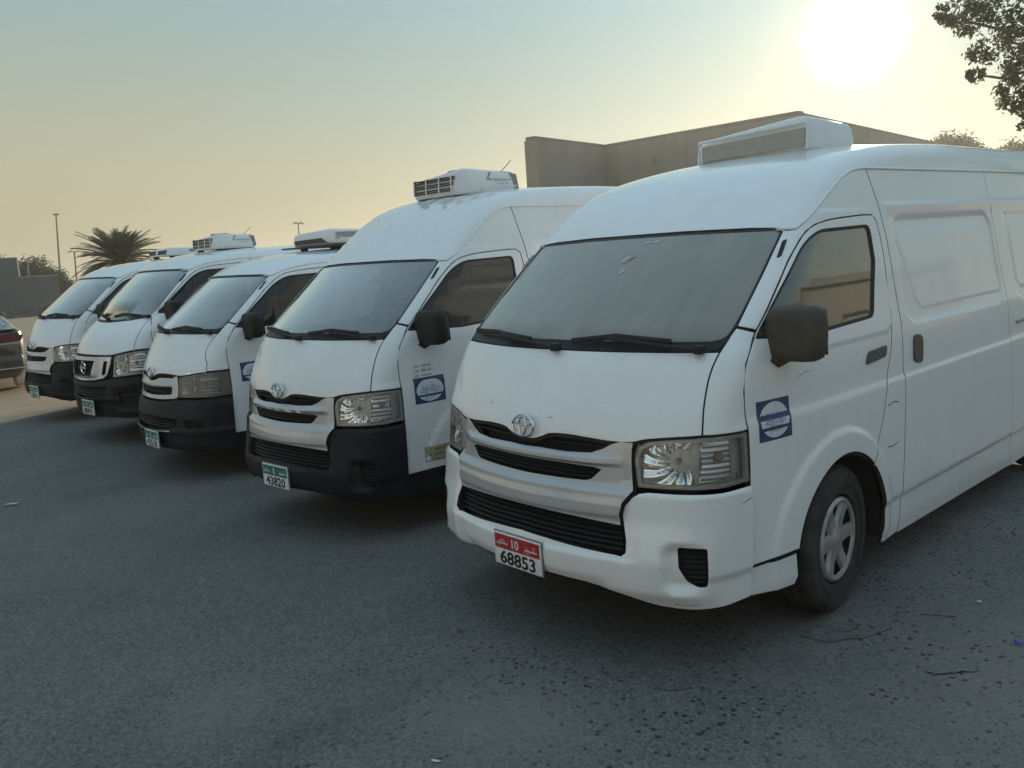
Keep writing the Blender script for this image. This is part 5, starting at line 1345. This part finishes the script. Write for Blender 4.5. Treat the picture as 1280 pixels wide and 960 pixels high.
# near tree whose branches hang into the top right corner
B = (2.6, 12.2, 0)
tree('leafy_tree', 'leafy tree whose ragged branches hang down into the top right corner', 'tree', B, 6.0,
     [(-3.86, -3.36, 4.17, .32, .32, .20, .55), (-4.12, -3.62, 4.15, .14, .14, .13, .16), (-3.80, -3.34, 3.66, .13, .16, .30, .30), (-3.85, -3.40, 3.45, .13, .13, .09, .10), (-3.45, -3.0, 3.85, .30, .36, .42, 1.1), (-3.50, -3.08, 3.28, .15, .20, .28, .38), (-3.40, -3.05, 2.95, .09, .14, .20, .16), (-3.05, -2.6, 3.9, .45, .5, .9, 2.0), (-1.9, -1.7, 4.3, .9, .9, 1.2, 3.0), (0, 0, 5.0, 1.7, 1.7, 1.3, 3.0)], 19000, .070, 'leaf', 3, 9, .2, twigs=70)
def r3(a, b): return random.Random(int(a*7+b)).random()
tree('distant_tree', 'small round tree top showing just above the roof of the nearest van', 'tree', (-15.6, 46.5, 0), 5.2, [(0, 0, 5.4, 1.1, 1.1, .95, 3), (.9, .5, 5.1, .7, .7, .5, 1)], 6500, .20, 'leaf_far', 11, 6, .16, 'trees beyond the nearest van')
tree('distant_tree', 'low tree top at the right edge just above the van roof', 'tree', (-13.2, 49.0, 0), 4.8, [(0, 0, 4.9, 1.3, 1.3, .7, 3), (1.4, 1.2, 4.8, 1.2, 1.2, .7, 2)], 6500, .20, 'leaf_far', 12, 6, .16, 'trees beyond the nearest van')
tree('leafy_bush', 'dark green bushy tree rising behind the grey block walls', 'bush', (-65.4, 12.6, 0), 2.6, [(-1.0, -1.6, 2.5, 1.5, 1.6, 1.2, 3), (0, .6, 2.3, 1.2, 1.4, 1.1, 3), (.5, 2.0, 1.6, .9, 1.0, .9, 1.5)], 15000, .20, 'leaf_far', 13, 6, .15)
def palm(base, label, seed=4):
    rnd = random.Random(seed); t = thing('palm_tree', label, 'palm tree', base)
    H = 2.35
    V = []; F = []
    prof = [(-.2, .24), (.3, .25), (.9, .20), (1.6, .19), (H - .1, .24), (H + .12, .12), (H + .2, .0001)]
    solid('trunk', lathe(prof, 14, 'z'), MT['bark'], t)
    for i in range(150):
        az = rnd.uniform(0, 2*math.pi); el = rnd.uniform(-.15, 1.35) if i > 8 else rnd.uniform(1.0, 1.5); L = rnd.uniform(1.45, 1.85) * (1.0 if el < 1 else .82)
        spine = []; p = Vector((0, 0, H)); e = el
        for k in range(12):
            spine.append(p.copy()); p += Vector((math.cos(az)*math.cos(e), math.sin(az)*math.cos(e), math.sin(e))) * L / 11; e -= .055 * (1 + .3*(el < .6))
        vv, ff = tube_mesh([tuple(s) for s in spine], [.018*(1 - k/13) for k in range(12)], 4)
        parts = [(vv, ff)]
        V2 = []; F2 = []
        for k in range(2, 12):
            d = (spine[k] - spine[k-1]).normalized(); sd = d.cross(Vector((0, 0, 1))); sd = sd.normalized() if sd.length > .05 else Vector((1, 0, 0)); up = sd.cross(d)
            for s in (-1, 1):
                for h_ in (0, .5):
                    o = spine[k-1].lerp(spine[k], h_); l = .30 * (1 - abs(k - 6) / 11) * rnd.uniform(.8, 1.1)
                    tip = o + (sd*s*.72 + d*.62 + up*.28 - Vector((0, 0, .12))) * l; w = d * .022
                    b = len(V2); V2 += [tuple(o - w), tuple(o + w), tuple((o+tip)/2 + w*1.2), tuple(tip), tuple((o+tip)/2 - w*1.2)]; F2.append((b, b+1, b+2, b+3, b+4))
        parts.append((V2, F2)); vv, ff = merge(*parts)
        mesh_obj('frond', vv, ff, MT['frond'], t, smooth=False)
palm((-30.2, 8.0, 0), 'young date palm with spiky fronds showing above the roofs of the far vans')

# ---------------------------------------------------------------- dusty evening air
hz = mesh_obj('haze', *box_mesh(-370, 370, -370, 370, -1.3, 9.7), [], smooth=False); hz['kind'] = 'stuff'
m = bpy.data.materials.new('haze_air'); m.use_nodes = True; t = m.node_tree; t.nodes.clear(); o_ = t.nodes.new('ShaderNodeOutputMaterial'); vp = t.nodes.new('ShaderNodeVolumePrincipled')
vp.inputs['Color'].default_value = (.94, .91, .84, 1); vp.inputs['Density'].default_value = .0014; vp.inputs['Anisotropy'].default_value = .60
t.links.new(vp.outputs[0], o_.inputs['Volume']); hz.data.materials.append(m)

bb = bpy.data.objects['boundary_building']
def wall_mark(name, f, z, w, h, mat, off=.012):
    # on the second visible face, fraction f along (-15.38, 18.11) -> (-9.16, 18.40)
    ax, ay, bx, by = -15.38, 18.11, -9.16, 18.40; L = math.hypot(bx-ax, by-ay); tx, ty = (bx-ax)/L, (by-ay)/L; nx_, ny_ = ty, -tx
    x, y = ax + (bx-ax)*f + nx_*(.40 + off), ay + (by-ay)*f + ny_*(.40 + off)
    V, F = box_mesh(-w/2, w/2, -.02, .02, -h/2, h/2); a = math.atan2(ty, tx)
    V = [(x - bb.location.x + px*math.cos(a) - py*math.sin(a), y - bb.location.y + px*math.sin(a) + py*math.cos(a), z + pz) for px, py, pz in V]
    return solid(name, (V, F), mat, bb, smooth=False)
wall_mark('wall_vent', .36, 4.05, .16, .22, MT['wall_far'])
# ---------------------------------------------------------------- parked saloon
MT['brown_paint'] = paint('brown_car_paint', (.030, .026, .024), (.14, .12, .10), .30, .8, .3); MT['tail_red'] = simple('tail_lamp_red', (.09, .012, .012), .4); MT['tail_white'] = simple('tail_lamp_clear', (.35, .34, .33), .3)
def sedan(loc, rot):
    t = thing('parked_car', 'dark brown saloon seen from behind at the left edge, red tail lamp showing', 'car', loc, rot)
    # local: rear face at y = 0, nose towards +y; half width .89
    st = [  # y, half width low, belt z, half width at roof, top z
        (.00, .72, .95, .60, 1.00), (.05, .80, 1.03, .62, 1.06), (.18, .86, 1.04, .62, 1.075), (.55, .89, 1.03, .60, 1.09), (.75, .895, 1.02, .57, 1.17), (1.10, .90, 1.01, .55, 1.36), (1.45, .90, 1.0, .56, 1.445), (2.2, .90, .98, .57, 1.46), (2.8, .90, .96, .56, 1.42), (3.3, .90, .93, .60, 1.14), (3.55, .89, .91, .62, .96), (4.2, .86, .82, .60, .84), (4.6, .74, .70, .55, .72), (4.7, .66, .60, .5, .62)]
    V = []; F = []; m_ = 13
    for y, w, bz, rw, tz in st:
        half = [(0, .24), (w*.86, .24), (w*.97, .33), (w, .55), (w, .72), (w*.985, bz - .05), (w*.94, bz), (rw + (w - rw)*.55, bz + (tz - bz)*.45), (rw, tz - .035), (rw*.8, tz - .005), (rw*.5, tz), (rw*.2, tz + .004), (0, tz + .004)]
        V += [(a, y, b) for a, b in half]
    n = len(st)
    V = V + [(-x, y, z) for x, y, z in V]; k0 = n * m_
    for i in range(n - 1):
        for j in range(m_ - 1):
            a = i*m_ + j; F.append((a, a+1, a+m_+1, a+m_)); F.append((k0+a, k0+a+m_, k0+a+m_+1, k0+a+1))
    F.append(tuple(range(m_)) + tuple(k0 + j for j in range(m_-2, 0, -1))); b = (n-1)*m_
    F.append(tuple(b + j for j in range(m_)) + tuple(k0 + b + j for j in range(m_-2, 0, -1)))
    body = solid('body', (V, F), MT['brown_paint'], t, sharp=40)
    bm = bmesh.new(); bm.from_mesh(body.data); bmesh.ops.remove_doubles(bm, verts=bm.verts[:], dist=.0005); bmesh.ops.recalc_face_normals(bm, faces=bm.faces[:]); bm.to_mesh(body.data); bm.free()
    # rear window, side glass
    solid('rear_window', ([(-.50, .70, 1.155), (.50, .70, 1.155), (.485, 1.06, 1.362), (-.485, 1.06, 1.362)], [(0, 1, 2, 3)]), MT['car_glass'], t)
    solid('window_trim', tube_mesh([(.64, .45, 1.085), (.585, .75, 1.185), (.565, 1.05, 1.355), (.57, 1.4, 1.45)], .014, 6), MT['chrome'], t)
    for s in (1, -1):
        solid('side_window', ([(s*.80, 1.0, 1.06), (s*.80, 3.0, 1.0), (s*.60, 2.7, 1.36), (s*.60, 1.35, 1.39)], [(0, 1, 2, 3)]), MT['car_glass'], t)
        l = solid('tail_lamp', prism(fillet([(s*.42, .82), (s*.80, .84), (s*.84, .93), (s*.76, .98), (s*.50, .96)], .02, 3), 'y', -.025, .16), MT['tail_red'], t)
        solid('reversing_lamp', prism([(s*.43, .795), (s*.79, .800), (s*.80, .836), (s*.42, .818)], 'y', -.022, .12), MT['tail_white'], l)
        for yc in (.95, 3.75):
            w = solid('wheel', lathe([(-.10, .20), (-.10, .30), (-.08, .325), (.08, .325), (.10, .30), (.10, .20), (.06, .18), (.05, .0001)], 32), MT['tyre'], t); w.location = (s*.80, yc, .325)
    solid('bumper', box_mesh(-.80, .80, -.05, .20, .36, .62, .05), MT['brown_paint'], t, sharp=60)
    solid('bumper_trim', box_mesh(-.80, .80, -.058, .1, .385, .405, .004), MT['chrome'], t)
    solid('number_plate_recess', box_mesh(-.34, .34, -.012, .05, .78, .93, .01), MT['ac_dark'], t)
    solid('boot_lip', box_mesh(-.74, .74, -.02, .16, 1.028, 1.052, .008), MT['brown_paint'], t)
    return t
MT['car_glass'] = simple('car_glass_tinted', (.10, .095, .085), .08)
sedan((-13.35, .10, 0), math.radians(84))
# ---------------------------------------------------------------- the row of vans
V1_ = build_van('large white high-roof van nearest the camera, white bumper and red-topped number plate', (0, 0, 0), 0, 1.0, stick=(.632, 1.010, .200, .168), wsglass='windscreen_dusty', ac=('recess', 1.94, -.41, .37, 2.195, 2.385, .54))
V2_ = build_van('white high-roof van second from the right, black bumper and louvred roof unit', (-2.491, .060, -.0436), .0794, .912, roof='high2', q=1.5, bumper='black_plastic', white='white_b', plate=('43820', '1', 'plate_green'), stick=(.685, .95, .24, .17), ac=('louvre', 1.66, -.36, .30, 2.262, 2.455, .62))
V3_ = build_van('older low-roof white van in the middle of the row with cloudy headlamps', (-5.209, .159, -.086), .0108, .878, front='old', roof='low', q=1.9, bumper='black_plastic', plate=('42518', '1', 'plate_green'), plate_off=(.16, -.02), stick=(.69, .95, .24, .17), ac=('scoop', 1.84, -.42, .42, 2.045, 2.195, .64))
V4_ = build_van('low-roof white van with ringed badge in a honeycomb grille, fourth from the right', (-7.123, .144, .022), .0817, .8975, front='urvan', roof='low', q=2.1, bumper='black_plastic', white='white_b', plate=('88895', '1', 'plate_green'), plate_off=(.16, -.02), ac=('louvre', 1.62, -.42, .24, 2.0, 2.175, .52))
V5_ = build_van('farthest low-roof white van beside the brown saloon at the left end', (-9.554, .165, -.010), .0856, .893, roof='low', q=2.1, bumper='black_plastic', plate=('12826', '1', 'plate_green'), plate_off=(.12, -.02), ac=('twin', 1.92, -.40, .30, 2.035, 2.15, .55))
# ---------------------------------------------------------------- lettering and loose things
def door_lines(v, y, z, w, rows, mat, seed, h=.018, name='door_lettering'):
    for i in range(rows):
        for (cx, ww, sd) in ((.62, .5, seed + i), (.16, .22, seed + 9 + i)):
            V, F = squiggle(w * ww, h, w * cx - w/2, -i * h * 1.75, sd, 7 if ww > .3 else 3)
            V = np.asarray(V)[:, :2]; P = raise_uv(v.sh, np.stack([y + V[:, 0], z + V[:, 1]], -1), 'S', None, .0018) * [v.ws, 1, 1]
            mesh_obj(name, P, F, mat, v.root, smooth=False)
MT['ink'] = simple('black_ink', (.02, .02, .022), .6); MT['old_sticker'] = simple('faded_sticker', (.36, .31, .20), .7, var=.35, scale=60)
door_lines(V2_, .655, 1.115, .16, 3, MT['ink'], 21)
def door_patch(v, name, y0, y1, z0, z1, mat, off=.0016):
    n = 5; uv = [(y0 + (y1-y0)*i/n, z0 + (z1-z0)*j/n) for j in range(n+1) for i in range(n+1)]
    P = raise_uv(v.sh, uv, 'S', None, off) * [v.ws, 1, 1]
    return mesh_obj(name, P, [(j*(n+1)+i, j*(n+1)+i+1, (j+1)*(n+1)+i+1, (j+1)*(n+1)+i) for j in range(n) for i in range(n)], mat, v.root, smooth=False)
door_patch(V2_, 'faded_sticker', .60, .84, .475, .575, MT['old_sticker']); door_lines(V2_, .69, .555, .20, 3, MT['ink'], 44, .020)
# registration stickers inside the nearest windscreen
def ws_patch(v, name, x0, x1, z0, z1, mat, skew=.02, off=-.0035):
    P = raise_uv(v.sh, [(x0, z0), (x1, z0), (x1 + skew, z1), (x0 + skew, z1)], 'F', None, off) * [v.ws, 1, 1]
    return mesh_obj(name, P, [(0, 1, 2, 3)], mat, v.root, smooth=False)
MT['pale_red'] = simple('sticker_pale_red', (.40, .22, .23), .5); MT['paper'] = simple('paper_pale', (.55, .58, .58), .7)
ws_patch(V1_, 'windscreen_sticker', .050, .090, 1.672, 1.700, MT['paper']); ws_patch(V1_, 'windscreen_sticker', .055, .086, 1.676, 1.688, MT['pale_red'], off=-.0028); ws_patch(V1_, 'windscreen_sticker', .076, .104, 1.688, 1.703, MT['pale_red'], off=-.0026)
for a in ((.085, .105, 1.625, 1.640), (.10, .125, 1.755, 1.765), (.15, .18, 1.757, 1.766)): ws_patch(V1_, 'windscreen_sticker', *a, MT['paper'])
def crumpled(name, label, cat, loc, w, d, h, mat, seed, n=9, group=None, rot=0):
    rnd = random.Random(seed); V = []
    for j in range(n):
        for i in range(n):
            V.append(((i/(n-1) - .5)*w * (1 + rnd.uniform(-.12, .12)), (j/(n-1) - .5)*d*(1 + rnd.uniform(-.15, .15)), h * (.15 + rnd.random())))
    F = [(j*n+i, j*n+i+1, (j+1)*n+i+1, (j+1)*n+i) for j in range(n-1) for i in range(n-1)]
    o = mesh_obj(name, V, F, mat, None, smooth=False); o.location = loc; o.rotation_euler = (0, 0, rot)
    return tag(o, label, cat, group)
def in_van(v, x, y, z):
    r = v.root; c, s = math.cos(r.rotation_euler.z), math.sin(r.rotation_euler.z)
    return (r.location.x + x*c - y*s, r.location.y + x*s + y*c, r.location.z + z)
MT['paper_cool'] = simple('paper_bluish', (.55, .68, .74), .7)
crumpled('papers', 'pale sheets spread on the dashboard of the cloudy-headlamp van', 'papers', in_van(V3_, .12, .66, 1.262), .85, .22, .035, MT['paper_cool'], 3)
crumpled('papers', 'crumpled pale sheets on the dashboard of the honeycomb-grille van', 'papers', in_van(V4_, .10, .70, 1.262), .8, .22, .05, MT['paper_cool'], 5)
crumpled('papers', 'pale sheet on the dashboard of the farthest van', 'papers', in_van(V5_, .05, .66, 1.262), .6, .2, .03, MT['paper_cool'], 7)
crumpled('dust_cloth', 'dusty rag lying along the dashboard behind the nearest windscreen', 'cloth', in_van(V1_, .48, .60, 1.262), .55, .10, .035, MT['paper'], 9)
# litter on the tarmac
MT['twig'] = simple('twig_brown', (.045, .038, .03), .9); MT['plastic_clear'] = simple('plastic_film_grey', (.12, .12, .11), .4, var=.3, scale=60)
def strand(name, label, cat, pts, r, mat):
    base = pts[0]; P = dens([(a - base[0], b - base[1], r*.8 + (c if len(q) > 2 else 0)) for q in pts for a, b, c in [(q[0], q[1], q[2] if len(q) > 2 else 0)]], .03, True)
    o = solid(name, tube_mesh(P, r, 6), mat); o.location = (base[0], base[1], 0); return tag(o, label, cat)
strand('twig', 'dark curved twig lying by the front wheel', 'twig', [(.925, .797), (1.01, .80, .006), (1.058, .828), (1.10, .90, .004), (1.142, .948), (1.189, 1.118)], .0018, MT['twig'])
strand('twig', 'short straight twig right of the curved one', 'twig', [(1.224, 1.328), (1.30, 1.36, .004), (1.352, 1.40)], .0018, MT['twig'])
strand('wire', 'thin wire loop on the ground just behind the front wheel', 'wire', [(.865, 1.013), (.92, .97, .01), (1.037, .941), (1.08, 1.02, .008), (1.01, 1.08)], .001, MT['twig'])
strand('twig', 'loose dry stalk among the dust at the bottom of the yard', 'twig', [(.70, .02), (.78, .05, .004), (.83, .12)], .0012, MT['twig'])
crumpled('plastic_sheet', 'flattened grey plastic sheet on the ground right of the front wheel', 'plastic', (1.52, .905, .003), .20, .06, .006, MT['plastic_clear'], 12, rot=.9)
crumpled('bottle_cap_scrap', 'small bright blue scrap at the right edge of the yard', 'litter', (1.64, 1.285, .004), .035, .02, .012, simple('scrap_blue', (.02, .06, .35), .4), 13, 4)
crumpled('paper_scrap', 'white paper scrap at the bottom edge below the middle van', 'litter', (.454, -.865, .002), .035, .012, .004, MT['paper'], 14, 4, rot=.5)
crumpled('paper_scrap', 'tiny white scrap right of the front wheel', 'litter', (1.374, 1.618, .002), .02, .015, .006, MT['paper'], 15, 4)
crumpled('plastic_strip', 'pale plastic strip on the tarmac in front of the middle van', 'litter', (-5.80, .30, -.07), .18, .02, .008, MT['paper'], 16, 6, rot=.7)
crumpled('paper_scrap', 'pale torn paper at the left edge of the tarmac', 'litter', (-5.28, -1.02, -.055), .10, .03, .004, MT['paper'], 17, 5, rot=1.1)
crumpled('leaf_scrap', 'reddish scrap under the red-topped number plate', 'litter', (-.30, -.15, .003), .03, .02, .006, simple('scrap_red', (.12, .05, .045), .6), 18, 4)
# crumbs of gravel thrown about
rnd = random.Random(77); V = []; F = []
for _ in range(900):
    x = rnd.uniform(-6, 3.0); y = rnd.uniform(-2.2, 2.0); s = rnd.choice((.0025, .003, .004, .006)) ; b = len(V); z = gz_s(x)
    a = rnd.uniform(0, 6.3); V += [(x + s*math.cos(a + k*1.57)*rnd.uniform(.6, 1.2), y + s*math.sin(a + k*1.57)*rnd.uniform(.6, 1.2), z + .0005) for k in range(4)] + [(x, y, z + s*.9)]
    F += [(b, b+1, b+4), (b+1, b+2, b+4), (b+2, b+3, b+4), (b+3, b, b+4)]
g2 = mesh_obj('gravel', V, F, simple('gravel_pale', (.22, .21, .19), .9, var=.4, scale=90), smooth=False); g2['kind'] = 'stuff'

# scrapes on the nearest van
def scratch(pts, c, r=.0013, nm='scratch'):
    P = raise_uv(V1_.sh, dens(pts, .02, True), c, getattr(V1_, 'bd', None) if c == 'C' else None, .0004); solid(nm, tube_mesh(P, r, 5), MT['ink'], V1_.root)
scratch(C3([(.884, .42, .700), (.890, .45, .712), (.895, .468, .716)]), 'C'); scratch(C3([(.64, .17, .47), (.66, .18, .462)]), 'C', .001); scratch(C3([(.70, .2, .31), (.74, .22, .305), (.80, .25, .309)]), 'C', .001)
scratch([(.80, 1.16), (.86, 1.175), (.90, 1.172)], 'S', .0009); scratch([(.12, 1.03), (.15, 1.036)], 'F', .0009); scratch([(-.30, 1.06), (-.27, 1.052)], 'F', .0009)
